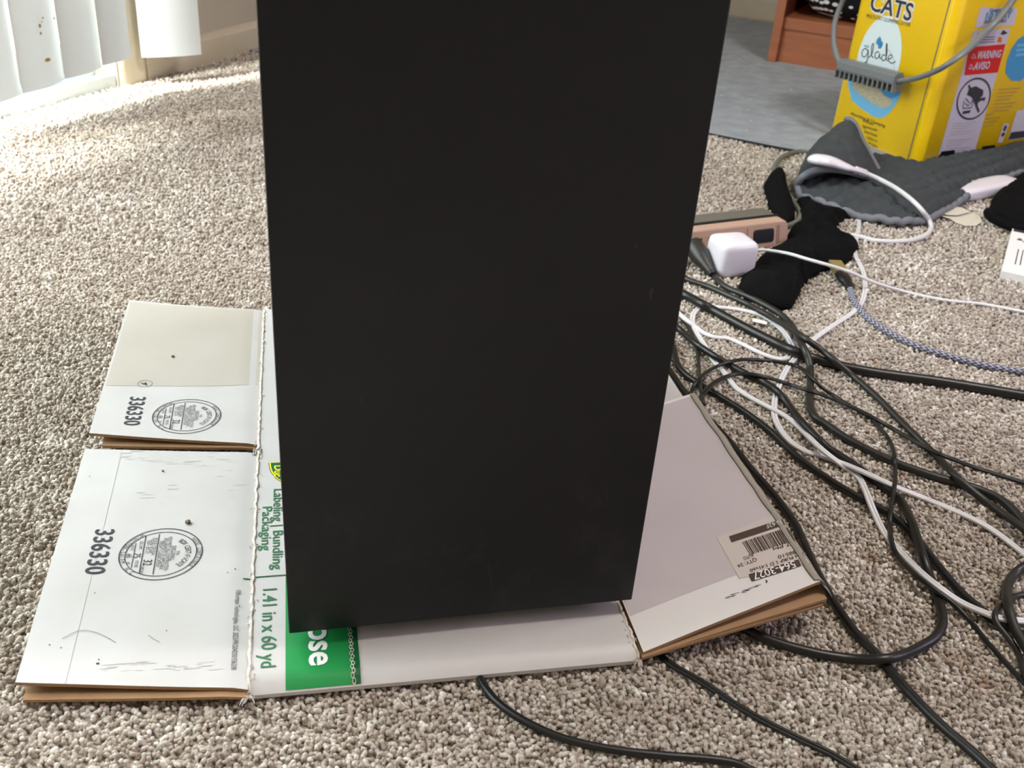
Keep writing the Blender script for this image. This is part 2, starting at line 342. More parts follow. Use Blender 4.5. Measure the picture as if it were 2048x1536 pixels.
# sliding glass door
mb = MB(); mb.rbox(-.105, D0, ZF, -.02, D1, .012); mb.rbox(-.024, D0, ZF, -.004, D1, .022); mb.rbox(-.06, D0, .012, -.053, D1, .026)
track = struct(mb.build('door_1', 'alu'))
mb = MB(); mb.rbox(-.10, D1-.05, .014, -.066, D1, DH); mb.rbox(-.10, D0, .014, -.066, D0+.05, DH); mb.rbox(-.10, D0+.05, .014, -.066, D1-.05, .075); mb.rbox(-.10, D0+.05, DH-.05, -.066, D1-.05, DH)
mb.rbox(-.10, -1.03, .075, -.066, -.97, DH-.05); mb.build('door_frame', 'frame', track)
mb = MB(); mb.rbox(-.086, D0+.05, .075, -.080, D1-.05, DH-.05); mb.build('door_pane', 'glass', track)
mb = MB()
for v_ in (-.115, -.24): mb.rbox(-.066, v_, .022, -.058, v_+.008, .06)
mb.build('track_clip', 'alu', track)
mb = MB(); mb.rbox(-4, -5, ZF-.08, -.12, 4, ZF-.03); t_ = struct(mb.build('floor_patio', 'patio'))
mb = MB(); mb.rbox(-2.1, -5, ZF-.03, -2.0, 4, .9); struct(mb.build('wall_patio', 'patio'))

# vertical blind: slats hang on the track, 8 cm in from the wall
bl = empty('vertical_blind', rw(.08, -.5, 2.0), 'white vinyl vertical blind hanging in front of the sliding glass door', 'blind')
mb = MB(); mb.rbox(.06, D0-.05, 2.02, .10, .12, 2.06); mb.build('headrail', 'alu', bl)
def slat(cu, cv, ang, zb, w=.092, bow=.006):
    mb = MB(); c = rw(cu, cv); d = VD*math.cos(ang)+UD*math.sin(ang); nrm = np.array([d[1], -d[0], 0]); m = 10
    for side in (0,):
        def fn(a, b): x = (a-.5)*w; return c+d*x+nrm*(bow*(1-(2*x/w)**2))+ZD*(zb+(2.02-zb)*b)
        P = [fn(i/m, j) for i in range(m+1) for j in (0, 1)]; Q = [p+nrm*.0009 for p in P]; k = len(P)
        fs = [(2*i, 2*i+1, 2*i+3, 2*i+2) for i in range(m)]; mb.add(P+Q, [f for f in fs]+[tuple(reversed([q+k for q in f])) for f in fs]+[(2*i, 2*i+2, k+2*i+2, k+2*i) for i in range(m)]+[(0, k, k+1, 1), (2*m, 2*m+1, k+2*m+1, k+2*m)])
    return mb.build('slat', 'slat', bl, smooth=False, angle=.5), lambda a, b, h=.001: c+d*a+nrm*(bow*(1-(2*a/w)**2)+.0012)+ZD*b
wp = rw(.08, 0); 
def onblind(x, y): p = hit(x, y, wp, UD)-W0; return float(p@VD), float(p[2])
q1 = onblind(44, 183); q1b = onblind(129, 163); q2 = onblind(129, 155); q2b = onblind(203, 137); q3 = onblind(204, 129); q3b = onblind(262, 114)
for qa, qb in ((q1, q1b), (q2, q2b), (q3, q3b)):
    w_ = (qb[0]-qa[0])*1.13; sl, sf = slat(.08, (qa[0]+qb[0])/2, -.12, (qa[1]+qb[1])/2, w_)
    if qa is q1: s1, s1f, s1z = sl, sf, (qa[1]+qb[1])/2
sp = q1[0]-.046
slat(.084, sp-.005, -.10, q1[1]-.004, .10); slat(.08, -1.75, 1.3, q1[1], .09); slat(.08, -1.80, 1.3, q1[1], .09)
mb = MB()
for (x, y, r) in ((66, 49, .0016), (72, 33, .0009), (68, 64, .0012), (95, 34, .001), (70, 41, .0007)):
    vv, zz = onblind(x, y); disc(mb, lambda a, b, h: rw(.08, 0, 0)+VD*a+UD*.0135+ZD*b, (vv, zz), r*1.6, r*2, seg=8)
vv, zz = onblind(82, 117); disc(mb, lambda a, b, h: rw(.08, 0, 0)+VD*a+UD*.0135+ZD*b, (vv, zz), .006, .003, seg=8)
mb.build('stain', 'grime', s1)['kind'] = 'stuff'
slat(.057, .013, .61, .05, .1075, .006)

# ------------------------------------------------------------ carpet pile
tc_ = bpy.data.collections.new('tuft_shapes')
for k in range(6):
    mb = MB(); a = random.uniform(.6, 2.6); L = .0064; r0 = random.uniform(.0012, .0016); P = []; p = np.array([0, 0, 0.]); dr = np.array([.15, 0, 1.]); m = 6
    for i in range(m+1):
        P.append(p.copy()); t = i/m; th = a*t**1.3; ph = (k-2.5)*.6*t
        dr = np.array([math.sin(th)*math.cos(ph), math.sin(th)*math.sin(ph), math.cos(th)]); p = p+dr*L/m
    mb.tube(P, [r0*(1.0+.25*math.sin(i*2.3+k)) * (1 if i < m else .55) for i in range(m+1)], 6)
    for q in range(4):                                                       # loose fibres
        a_ = random.uniform(0, 2*PI); b_ = random.uniform(0, 2*PI); z_ = random.uniform(.0025, .0045); c_ = np.array([math.cos(a_)*r0*.6, math.sin(a_)*r0*.6, z_]); e_ = np.array([math.cos(b_), math.sin(b_), .5])*random.uniform(.0015, .0028)
        mb.tube([c_, c_+e_*.6+ZD*.0005, c_+e_-ZD*random.uniform(-.0003, .0006)], .00009, 3)
    me = bpy.data.meshes.new('tuft'); me.from_pydata(mb.v, [], mb.f); me.materials.append(M['yarn']); me.polygons.foreach_set('use_smooth', [True]*len(me.polygons))
    tc_.objects.link(bpy.data.objects.new('tuft', me))
def pile_points():
    out = []
    def zone(x0, x1, y0, y1, sp, sc, keep):
        X, Y = np.meshgrid(np.arange(x0, x1, sp), np.arange(y0, y1, sp)); X = X.ravel(); Y = Y.ravel()
        X = X+rng.uniform(-.5, .5, X.size)*sp; Y = Y+rng.uniform(-.5, .5, Y.size)*sp; m = keep(X, Y); out.append(np.stack([X[m], Y[m], np.full(m.sum(), sc)], 1))
    inside = lambda X, Y: ((X-W0[0])*UD[0]+(Y-W0[1])*UD[1] > .002) & ((X-W0[0])*VD[0]+(Y-W0[1])*VD[1] < 1.6)
    zone(-.95, 1.05, .20, 1.15, .0029, .95, lambda X, Y: inside(X, Y) & (np.abs(X-.03) < .50+.46*Y))
    zone(-1.2, 1.6, 1.15, 2.1, .0044, 1.2, lambda X, Y: inside(X, Y) & (np.abs(X-.03) < .55+.46*Y))
    zone(-1.2, 1.8, 2.1, 3.0, .006, 1.6, lambda X, Y: inside(X, Y) & (np.abs(X-.03) < .95+.25*Y) & ((X-W0[0])*VD[0]+(Y-W0[1])*VD[1] < .62))
    return np.concatenate(out)
PP = pile_points(); me = bpy.data.meshes.new('carpet_pile'); me.vertices.add(len(PP))
co = PP.copy(); co[:, 2] = ZF; me.vertices.foreach_set('co', co.ravel()); at = me.attributes.new('size', 'FLOAT', 'POINT'); at.data.foreach_set('value', PP[:, 2]*rng.uniform(.85, 1.2, len(PP)))
rt = np.stack([rng.normal(0, .65, len(PP)), rng.normal(0, .65, len(PP)), rng.uniform(0, 2*PI, len(PP))], 1)
at = me.attributes.new('turn', 'FLOAT_VECTOR', 'POINT'); at.data.foreach_set('vector', rt.ravel())
pile = bpy.data.objects.new('carpet_pile', me); COL.objects.link(pile)
tag(pile, 'beige and taupe twisted loop pile of the carpet covering the floor', 'carpet', kind='stuff')
gn = bpy.data.node_groups.new('pile', 'GeometryNodeTree')
gn.interface.new_socket('Geometry', in_out='INPUT', socket_type='NodeSocketGeometry'); gn.interface.new_socket('Geometry', in_out='OUTPUT', socket_type='NodeSocketGeometry')
N_ = gn.nodes; gi = N_.new('NodeGroupInput'); go = N_.new('NodeGroupOutput'); ci = N_.new('GeometryNodeCollectionInfo'); ci.inputs[0].default_value = tc_; ci.inputs['Separate Children'].default_value = True; ci.inputs['Reset Children'].default_value = True
ip = N_.new('GeometryNodeInstanceOnPoints'); ip.inputs['Pick Instance'].default_value = True
na = N_.new('GeometryNodeInputNamedAttribute'); na.data_type = 'FLOAT'; na.inputs['Name'].default_value = 'size'
nv_ = N_.new('GeometryNodeInputNamedAttribute'); nv_.data_type = 'FLOAT_VECTOR'; nv_.inputs['Name'].default_value = 'turn'
cb = N_.new('ShaderNodeCombineXYZ')
for q in range(3): gn.links.new(na.outputs[0], cb.inputs[q])
gn.links.new(gi.outputs[0], ip.inputs['Points']); gn.links.new(ci.outputs[0], ip.inputs['Instance']); gn.links.new(nv_.outputs[0], ip.inputs['Rotation']); gn.links.new(cb.outputs[0], ip.inputs['Scale']); gn.links.new(ip.outputs[0], go.inputs[0])
pile.modifiers.new('pile', 'NODES').node_group = gn

# ------------------------------------------------------------ flattened cardboard carton
CO = np.array([-.152, .461, 0]); EU = np.array([.974, .2255, 0]); EU /= np.linalg.norm(EU); EV = np.array([-EU[1], EU[0], 0])
CZ = .013; PW = .252; FW = .1375; LV = .534; HV = .268
CO = g(497, 1378, CZ)*[1, 1, 0]; 
carton = empty('cardboard_carton', CO, 'flattened white and green printed cardboard carton under the black tower', 'carton')
def cuv(x, y, z=CZ): p = g(x, y, z)-CO; return float(p@EU), float(p@EV)
cn = lambda u, v, s, a: a*mnoise.noise(Vector((u*s, v*s, 3.1)))
def S_main(u, v, h=0.0):
    e = max(0, .012-v)/.012
    return CO+EU*u+EV*v+ZD*(CZ+h-.006*e*e+cn(u, v, 14, .0012)*min(1, abs(v)*20))
def flapL(zl, bump=0):
    def f(u, v, h=0.0):                                   # u negative outwards
        t = -u/FW; return CO+EU*u+EV*v+ZD*(CZ+h+zl*t*t+cn(u, v, 9, .0016)*min(1, t*4)-.0016*math.exp(-(u/.006)**2))
    return f
def flapR(z0, z1, v0, v1):
    def f(u, v, h=0.0):                                   # u measured from the crease
        t = u/FW; return CO+EU*(PW+u*.985)+EV*(v+.024*t)+ZD*(CZ+h+z0*t*(1-(v-v0)/(v1-v0))+z1*t*(v-v0)/(v1-v0)+cn(u, v, 9, .0012)*min(1, t*4))
    return f
FL1 = flapL(.003); FL2 = flapL(.004); FR1 = flapR(.030, .027, 0, HV); FR2 = flapR(.010, .010, HV, LV)
TH = .003
mb = MB(); mb.grid(lambda a, b: S_main(a*PW, b*LV), 24, 90, TH, 0, 0); main = mb.build('main_panel', ['card', 'kraft'], carton, angle=.8)
def mkflap(fn, u0, u1, v0, v1, mats, wob=0, s0=0, s1=0):
    mb = MB()
    def q(a, b):
        u = u0+(u1-u0)*a; k = abs(u)/FW*(u < 0); va = v0+s0*k; vb = v1+s1*k; return fn(u, va+(vb-va)*b)
    mb.grid(q, 16, 24, TH*.9, 0, 1); return mb.build('flap', mats, carton, angle=.8)
f1 = mkflap(FL1, -.0006, -FW, .001, HV-.005, ['card', 'kraft'], s0=.019, s1=.012); tag(f1, 'lower left flap with the stamp, number and small copyright line')
f2 = mkflap(FL2, -.0006, -FW, HV+.008, LV, ['card', 'kraft'], s0=.021, s1=.021); tag(f2, 'upper left flap with a taped grey-white surface, stamp and number')
f3 = mkflap(FR1, .003, FW, .0, HV-.006, ['card_lit', 'kraft']); tag(f3, 'lower right flap, raised, with a barcode label')
f4 = mkflap(FR2, .003, FW, HV+.003, LV, ['card', 'kraft'])
def under(fn, v0, v1, dz, du, sx, sh=0.0):
    mb = MB(); mb.grid(lambda a, b: fn(sx*(.002+(FW+du-.002)*a), v0+(v1-v0)*b+sh*a)-ZD*(dz*a+TH*(.8+.2*a)), 10, 12, .0022, 0, 0); return mb.build('inner_flap', 'kraft', carton, angle=.8)
under(FL1, -.003, HV-.016, .006, -.004, -1, .017); under(FL2, HV+.006, LV-.012, .005, -.010, -1, .016); under(FR1, -.0015, HV-.012, .0085, .004, 1, -.006); under(FR1, -.002, HV-.03, .0125, .002, 1, -.006); under(FR2, HV+.008, LV-.004, .004, 0, 1)
mb = MB(); mb.grid(lambda a, b: S_main(a*PW, .012+b*(LV-.020))-ZD*(TH+.0005), 12, 20, .004, 0, 0); mb.build('back_panel', 'kraft', carton)
# creases torn to the white fibre
def crease(path_fn, v0, v1, r, n=110, matn='torn'):
    mb = MB(); P = []
    for i in range(n+1):
        v = v0+(v1-v0)*i/n; P.append(path_fn(v)+EU*(mnoise.noise(Vector((v*160, 0, 0)))*.0016)+ZD*(.0004+.0006*mnoise.noise(Vector((v*240, 5, 0)))))
    mb.tube(P, [r*(1+.6*mnoise.noise(Vector((i*.9, 9, 0)))) for i in range(n+1)], 5, flat=.6)
    for i in range(60):
        v = random.uniform(v0, v1); c = path_fn(v)+EU*random.uniform(-.003, .003); d = EU*random.uniform(-.003, .003)+EV*random.uniform(-.004, .004)
        mb.tube([c, c+d*.5+ZD*random.uniform(.0003, .0016), c+d+ZD*.0002], [.0003, .0004, .00015], 4)
    return mb.build('crease', matn, carton)
crease(lambda v: S_main(0, v)-ZD*.0002, .001, LV-.002, .0015); crease(lambda v: S_main(PW, v)-ZD*.0004, .001, HV, .0010)
for (u_, v_, m_) in ((0, .0, 1), (0, HV-.004, 1), (PW, 0, .7), (-FW, 0, .7)):            # frayed corners
    mb = MB(); c = S_main(max(u_, 0), v_) if u_ >= 0 else FL1(u_, v_)
    for i in range(26):
        d = EU*random.uniform(-.006, .004)*m_+EV*random.uniform(-.007, .004)*m_; mb.tube([c-ZD*.001, c+d*.6+ZD*random.uniform(0, .002), c+d-ZD*random.uniform(0, .003)], [.0008, .0006, .0002], 4)
    mb.build('frayed_corner', 'torn', carton)
# print: v runs away from the viewer; the writing reads towards the viewer, its tops to the right
DN = -PI/2
def stamp(parent, fn, cx, cy, R_):
    mb = MB(); ring(mb, fn, (cx, cy), R_, .0007, 90); ring(mb, fn, (cx, cy), R_*.86, .0006, 90); k = R_/.026
    L = lambda r, w, q: (cx+r*k, cy-q*k)
    arc_text(mb, fn, 'HOOD CONTAINER', (cx, cy), R_*.93, .62, -.62, .0042*k, .62)
    arc_text(mb, fn, 'BOX CERTIFICATE', (cx, cy), R_*.66, .82, -.82, .0052*k, .7)
    arc_text(mb, fn, 'WINSTON-SALEM, N.C.', (cx, cy), R_*.93, PI-.95, PI+.95, .0044*k, .7, inward=True)
    T = lambda s_, x, y, sz, xs=.7: text(mb, fn, s_, (cx+x*k, cy+y*k), sz*k, DN, xs)
    T('THIS', .0105, 0, .0030); T('SINGLEWALL', .0075, 0, .0042, .62); T('BOX MEETS ALL CONSTRUCTION', .0045, 0, .0034, .66); T('REQUIREMENTS OF APPLICABLE', .0018, 0, .0034, .66); T('FREIGHT CLASSIFICATION', -.0008, 0, .0034, .66)
    bar(mb, fn, (cx-.003*k, cy+.0205*k), (cx-.003*k, cy-.0205*k), .0006)
    T('EDGE CRUSH', -.0052, .008, .0042, .7); T('TEST (ECT)', -.0085, .008, .0042, .7); T('32', -.0075, -.0085, .0078, .8); T('LBS/IN', -.0105, -.0155, .0038, .7)
    bar(mb, fn, (cx-.0115*k, cy+.019*k), (cx-.0115*k, cy-.019*k), .0006)
    T('SIZE LIMIT', -.0135, .0095, .003, .65); T('75', -.0148, -.001, .0062, .8); T('INCHES', -.0142, -.0095, .003, .7); bar(mb, fn, (cx-.0170*k, cy+.012*k), (cx-.0170*k, cy-.013*k), .0005)
    T('GROSS', -.0186, .0072, .0027, .7); T('65', -.0198, -.001, .0052, .8); T('LBS', -.0193, -.0085, .0027, .7)
    return mb.build('printed_stamp', 'ink', parent)
c1 = cuv(322, 1107); r1_ = (cuv(405, 1107)[0]-cuv(241, 1107)[0])/2; stamp(f1, FL1, c1[0], c1[1], r1_)
c2 = cuv(374, 834); r2_ = (cuv(442, 834)[0]-cuv(307, 834)[0])/2; stamp(f2, FL2, c2[0], c2[1], r2_)
for fl, fn, a, b in ((f1, FL1, (209, 1062), (192, 1152)), (f2, FL2, (277, 799), (264, 856))):
    mb = MB(); p, q = cuv(*a), cuv(*b); text(mb, fn, '336330', ((p[0]+q[0])/2, (p[1]+q[1])/2), .0185, DN, bold=.012, width=abs(p[1]-q[1])); mb.build('printed_number', 'ink', fl)
mb = MB(); p, q = cuv(478, 1180), cuv(466, 1340); text(mb, FL1, '©Shurtape Technologies, LLC 2023/PKG04250/336330', ((p[0]+q[0])/2, (p[1]+q[1])/2), .0048, DN, width=abs(p[1]-q[1])); mb.build('printed_line', 'ink', f1)
mb = MB(); c = cuv(291, 772); ring(mb, FL2, c, .0062, .0004, 28); text(mb, FL2, '4', c, .010, -2.2, bold=.01)
mb.build('printed_mark', 'ink', f2)
# grey smudges and specks on the lower flap
mb = MB()
for (x0, y0, x1, y1, n) in ((240, 905, 440, 935, 26), (180, 1325, 420, 1345, 26), (260, 960, 380, 1010, 6), (430, 920, 500, 1000, 6)):
    for i in range(n):
        x, y = random.uniform(x0, x1), random.uniform(y0, y1); a = cuv(x, y); l_ = random.uniform(.002, .012); bar(mb, FL1, a, (a[0]+l_, a[1]), random.uniform(.0002, .0005), h=.0002)
mb.build('smudge', 'smudge', f1)['kind'] = 'stuff'
mb = MB()
for (x, y) in ((180, 958), (198, 1322), (123, 1300), (470, 1138), (455, 1145), (190, 1190), (100, 1295), (333, 1262)):
    disc(mb, FL1, cuv(x, y), .0005, .0005, seg=8)
disc(mb, FL1, cuv(196, 1330), .0011, .0008, seg=10); mb.build('speck', 'ink', f1)['kind'] = 'stuff'
mb = MB()
poly(mb, lambda a, b, h: FL1(a, b, .0001), [(-FW+.001, .004), (-FW+.025, .004), (-FW+.025, HV-.012), (-FW+.001, HV-.012)]) if 0 else None
bar(mb, FL1, (-FW+.029, .016), (-FW+.029, HV), .0003, n=12, h=.0002); mb.build('tape_edge', 'smudge', f1)
tz = cuv(300, 776)[1]
mb = MB(); mb.grid(lambda a, b: FL2(-FW*.985+a*(FW*.97), tz+b*(LV-tz-.002)+.019*(1-a)*b, .0002), 12, 14); mb.build('clear_tape', 'card_tape', f2, smooth=True)
mb = MB(); mb.grid(lambda a, b: FR1(.004+a*(FW-.006), .034+b*(HV-.044), .0002), 10, 12); tp = mb.build('clear_tape', 'card_grey', f3, smooth=True)
# main panel print
mb = MB(); gu0 = (cuv(573, 1140)[0]+cuv(569, 1370)[0])/2; gu1 = cuv(722, 1355)[0]; gv1 = cuv(574, 1152)[1]; sm = cuv(707, 1355)[0]
mb.grid(lambda a, b: S_main(gu0+(gu1-gu0)*a, .0008+gv1*b, .00025), 10, 24, 0, 0); pg = mb.build('green_print', 'green', main, smooth=True)
mb = MB(); mb.grid(lambda a, b: S_main(sm+(gu1-sm)*a, .0008+gv1*b, .0007), 4, 24, 0, 0); mb.build('dark_print', 'dkgreen', main)
mb = MB(); mb.grid(lambda a, b: S_main(gu0+(gu1-gu0)*a, -.0003-.0*b, .0002)-ZD*(.0015*b), 10, 1); 
mb = MB()                                                   # chain of torn perforation
for i in range(36):
    v = .002+i*gv1/36*1.0; ring(mb, S_main, (sm+.0004*(-1)**i, v), .0010, .0004, 10, h=.0010, sy=1.5)
mb.build('perforation', 'yellowp' if 0 else 'torn', main)
mb = MB(); b0 = cuv(651, 1297); text(mb, S_main, 'ose', (cuv(645, 1290)[0], cuv(651, 1290)[1]), .024, DN, bold=.022, width=abs(cuv(655, 1250)[1]-cuv(655, 1330)[1]), h=.0006); mb.build('printed_word', 'white', main)
mb = MB()
def word(s_, a, b, sz): p, q = cuv(*a), cuv(*b); text(mb, S_main, s_, ((p[0]+q[0])/2, (p[1]+q[1])/2), sz, DN, bold=.008, width=abs(p[1]-q[1]))
word('Labeling | Bundling', (560, 978), (552, 1140), .0105); word('Packaging', (537, 1014), (530, 1102), .0105); word('1.41 in x 60 yd', (541, 1178), (536, 1336), .0135)
mb.build('printed_text', 'gtext', main)
mb = MB(); p = cuv(500, 1156); q = cuv(574, 1151); bar(mb, S_main, (0.001, p[1]), (gu0+.004, p[1]), .0011, n=3); mb.build('printed_rule', 'dkgreen', main)
mb = MB(); bar(mb, FL1, (-.007, p[1]), (-.002, p[1]), .0011); mb.build('printed_rule', 'dkgreen', f1)
lc = cuv(592, 922); rx = lc[0]-cuv(537, 922)[0]; ry = abs(cuv(590, 922)[1]-cuv(590, 970)[1])      # lower half of an oval badge, running under the tower
def half(mb, k, mi, h): poly(mb, S_main, [(lc[0]+(rx-k)*math.cos(t), lc[1]-(k*.6)+(ry-k)*math.sin(t)) for t in np.linspace(PI, 2*PI, 30)], mi, h)
mb = MB(); half(mb, 0, 1, .0004); half(mb, .0007, 0, .0006); half(mb, .0019, 1, .0008)
text(mb, S_main, 'Duc', (cuv(557, 943)[0], cuv(557, 943)[1]), .0095, DN, bold=.02, mi=0, h=.0010, width=.0165); mb.build('printed_logo', ['yellowp', 'dkgreen'], main)
# barcode label on the raised flap
fo, fu, fv = FR1(0, 0), FR1(FW, 0)-FR1(0, 0), FR1(0, HV)-FR1(0, 0); fn_ = np.cross(fu, fv); fn_ /= np.linalg.norm(fn_); fun = fu/np.linalg.norm(fu)
def fr(x, y):                                              # photograph point -> flap coordinates
    u, v = .08, .05
    for _ in range(12):
        P0 = FR1(u, v); J = np.array([(FR1(u+.001, v)-P0)/.001, (FR1(u, v+.001)-P0)/.001]); n = np.cross(J[0], J[1]); X = hit(x, y, P0, n)-P0
        s_ = np.linalg.lstsq(J.T, X, rcond=None)[0]; u += s_[0]; v += s_[1]
    return float(u), float(v)
A, B, C_, D_ = fr(1433, 1075), fr(1551, 1028), fr(1618, 1126), fr(1479, 1158)
mb = MB()
def quad(mb, fn, A, B, C_, D_, h, mi=0, n=6):
    A, B, C_, D_ = map(np.array, (A, B, C_, D_)); mb.grid(lambda a, b: fn(*((A*(1-a)+B*a)*(1-b)+(D_*(1-a)+C_*a)*b), h), n, n, 0, mi)
quad(mb, FR1, D_, C_, B, A, .0004); lab = mb.build('barcode_label', 'label', f3, smooth=True)
LA, LB, LD = np.array(A), np.array(B), np.array(D_); 
def lfn(a, b, h=.0007): p = LA+(LB-LA)*a+(LD-LA)*b; return FR1(p[0], p[1], h)   # a along the top edge, b towards the viewer
def lq(x, y): p = np.array(fr(x, y))-LA; s_ = np.linalg.solve(np.array([LB-LA, LD-LA]).T, p); return s_
def lbox(mb, P, mi=0, h=.0007): 
    pts = [lq(*p) for p in P]; mb.add([lfn(p[0], p[1], h) for p in pts], [tuple(range(len(pts)))], mi)
mb = MB(); lbox(mb, [(1458, 1074), (1463, 1086), (1570, 1051), (1564, 1039)])
# bars
random.seed(3); x = 0.0; pa, pb = np.array([1484., 1085]), np.array([1578., 1055]); dn_ = np.array([16., 26.])
while x < .97:
    w = random.choice((.012, .012, .022, .034)); a = pa+(pb-pa)*x; b = pa+(pb-pa)*min(1, x+w); lbox(mb, [a, b, b+dn_, a+dn_]); x += w+random.choice((.012, .014, .022))
def ltext(s_, a, b, sz, mi=0, h=.0009, bold=0.0):          # upside down: reads from right to left
    fa, fb = np.array(fr(*a)), np.array(fr(*b)); d = fb-fa; ang = math.atan2(d[1], d[0]); text(mb, FR1, s_, tuple((fa+fb)/2), sz, ang, bold=bold, width=float(np.linalg.norm(d)), mi=mi, h=h)
ltext('288510', (1599, 1103), (1556, 1116), .0048); ltext('12:17 PM', (1606, 1082), (1546, 1099), .0048); ltext('GEN PURP 1 D 1:41x60', (1612, 1108), (1500, 1143), .0046); ltext('QTY: 24', (1513, 1120), (1476, 1134), .0048)
ltext('AUTO', (1507, 1111), (1487, 1119), .0048)
lbox(mb, [(1497, 1150), (1504, 1164), (1602, 1133), (1597, 1120)])
mb.build('label_print', 'brownink', f3)
mb = MB(); ltext('564-3027', (1590, 1130), (1506, 1156), .0098, h=.0012, bold=.01); mb.build('label_number', 'white', f3); mb = MB(); ltext('15:62F', (1562, 1046), (1532, 1056), .0060, h=.0012); mb.build('label_number', 'white', f3)
mb = MB()
for i in range(30):
    t = random.random(); x0 = 1443+t*75; y0 = 1198-t*26+random.uniform(-2, 2); bar(mb, FR1, fr(x0, y0), fr(x0+random.uniform(2, 10), y0-random.uniform(0, 4)), .0003, h=.0003)
for i in range(5): disc(mb, FR1, fr(1527+random.uniform(-6, 8), 1165+random.uniform(-4, 4)), .0006, .0004, seg=7)
mb.build('smudge', 'ink', f3)['kind'] = 'stuff'
# clear tape wrapped over the outer edge of the raised flap, with its stiff torn tail
mb = MB()
def tape_fn(a, b):
    v = .002+(HV-.010)*a; wob = .002*mnoise.noise(Vector((a*9, 0, 7))); return FR1(FW-.004+b*.009+wob, v, .0012)-ZD*(.010*max(0, b-.35)**1.2)+EV*(-.004*b*(1-a))
mb.grid(tape_fn, 30, 6); mb.build('edge_tape', 'tape', carton, smooth=True)
mb = MB(); e0 = FR1(FW, .004); mb.grid(lambda a, b: e0+EU*(.010*a-.002)+EV*(.018*b-.010*a)+ZD*(-.002-.008*a*a+.001*math.sin(b*7)), 6, 6, .0004); mb.build('tape_tail', 'tape', carton, smooth=True)

# ------------------------------------------------------------ black tower
TZ = .0155
Ta = g(578, 1268, TZ+.0095); Tb = g(1264, 1200, TZ+.0095); Ta[2] = Tb[2] = 0
EX = (Tb-Ta); TW = np.linalg.norm(EX); EX /= TW; ED = np.array([-EX[1], EX[0], 0]); z0 = TZ+.0095
tw = empty('computer_tower', Ta+EX*TW/2+ED*.2+ZD*TZ, 'tall matt black computer tower standing on the flattened carton', 'computer')
mb = MB(); mb.box(Ta+ZD*z0, EX*TW, ED*.012, ZD*.45); fp = bevel(mb.build('front_panel', 'tower', tw), .0009, 2)
mb = MB(); mb.box(Ta+EX*.003+ED*.012+ZD*(z0+.003), EX*(TW-.006), ED*.39, ZD*.444); mb.build('case_body', 'tower', tw)
for a in (.02, TW-.05):
    for b in (.03, .33):
        mb = MB(); o = Ta+EX*a+ED*b; mb.prism([o+EX*x+ED*y+ZD*(CZ+.001) for x, y in ((0, 0), (.03, 0), (.03, .045), (0, .045))], [o+EX*x+ED*y+ZD*(z0+.003) for x, y in ((-.003, -.003), (.033, -.003), (.033, .048), (-.003, .048))]); mb.build('foot', 'black', tw)
pf = lambda a, b, h: Ta+EX*a+ZD*(z0+b)-ED*h
def onp(x, y): p = hit(x, y, Ta, ED)-Ta; return float(p@EX), float(p[2]-z0)
mb = MB()
def scr(x0, y0, x1, y1, w, n=1, jit=0):
    a, b = np.array(onp(x0, y0)), np.array(onp(x1, y1)); pr_ = a
    for i in range(1, n+1):
        c = a+(b-a)*i/n+np.array([random.uniform(-jit, jit), random.uniform(-jit, jit)]); bar(mb, pf, pr_, c, w*random.uniform(.5, 1.2), h=.0002); pr_ = c
scr(722, 793, 724, 812, .0006, 2, .0002); scr(1271, 487, 1275, 497, .0012, 2, .0003); scr(1304, 576, 1300, 596, .002, 3, .0006); scr(1213, 982, 1214, 1000, .0004)
scr(976, 1125, 986, 1180, .0005, 8, .0010); scr(975, 1128, 984, 1160, .0006, 5, .0012); scr(905, 1178, 930, 1192, .0004, 4, .001); scr(735, 1010, 740, 1020, .0004, 2, .0004)
mb.build('scuff', 'scuff', fp)['kind'] = 'stuff'

# ------------------------------------------------------------ cables
CAB = []
def cable(name, label, pts, r, m='rubber', twin=False, pr=0, cat='cable', base=None, ends=None, cuv_=None):
    """pts: photograph points, optionally (x, y, priority)"""
    P = np.array([[p[0], p[1], (p[2] if len(p) > 2 else pr), (p[3] if len(p) > 3 else 0)] for p in pts], float)
    CAB.append(dict(name=name, label=label, P=P, r=r, m=m, twin=twin, cat=cat, base=base if base is not None else r*.8+.0019, ends=ends or []))
cable('flat_cable', 'black cable emerging beneath the lower right carton corner and running to the bottom edge',
      [(1325, 722), (1345, 750), (1366, 780), (1410, 830), (1460, 885), (1502, 938), (1533, 973), (1565, 1012), (1593, 1054), (1613, 1098), (1638, 1152), (1671, 1210), (1713, 1268), (1754, 1310), (1816, 1382), (1878, 1446), (1945, 1504), (1995, 1550), (2040, 1590)], .0034, pr=0)
cable('power_cable', 'black cable lying lowest in the tangle, running from the tower to the right edge',
      [(1330, 650), (1345, 690), (1354, 726), (1369, 747), (1399, 769), (1418, 781), (1457, 804), (1496, 829), (1547, 868), (1590, 910), (1630, 941), (1692, 981), (1775, 1026), (1828, 1072), (1878, 1134), (1920, 1183), (1953, 1212), (1986, 1239), (2019, 1255), (2060, 1266)], .0034, pr=1)
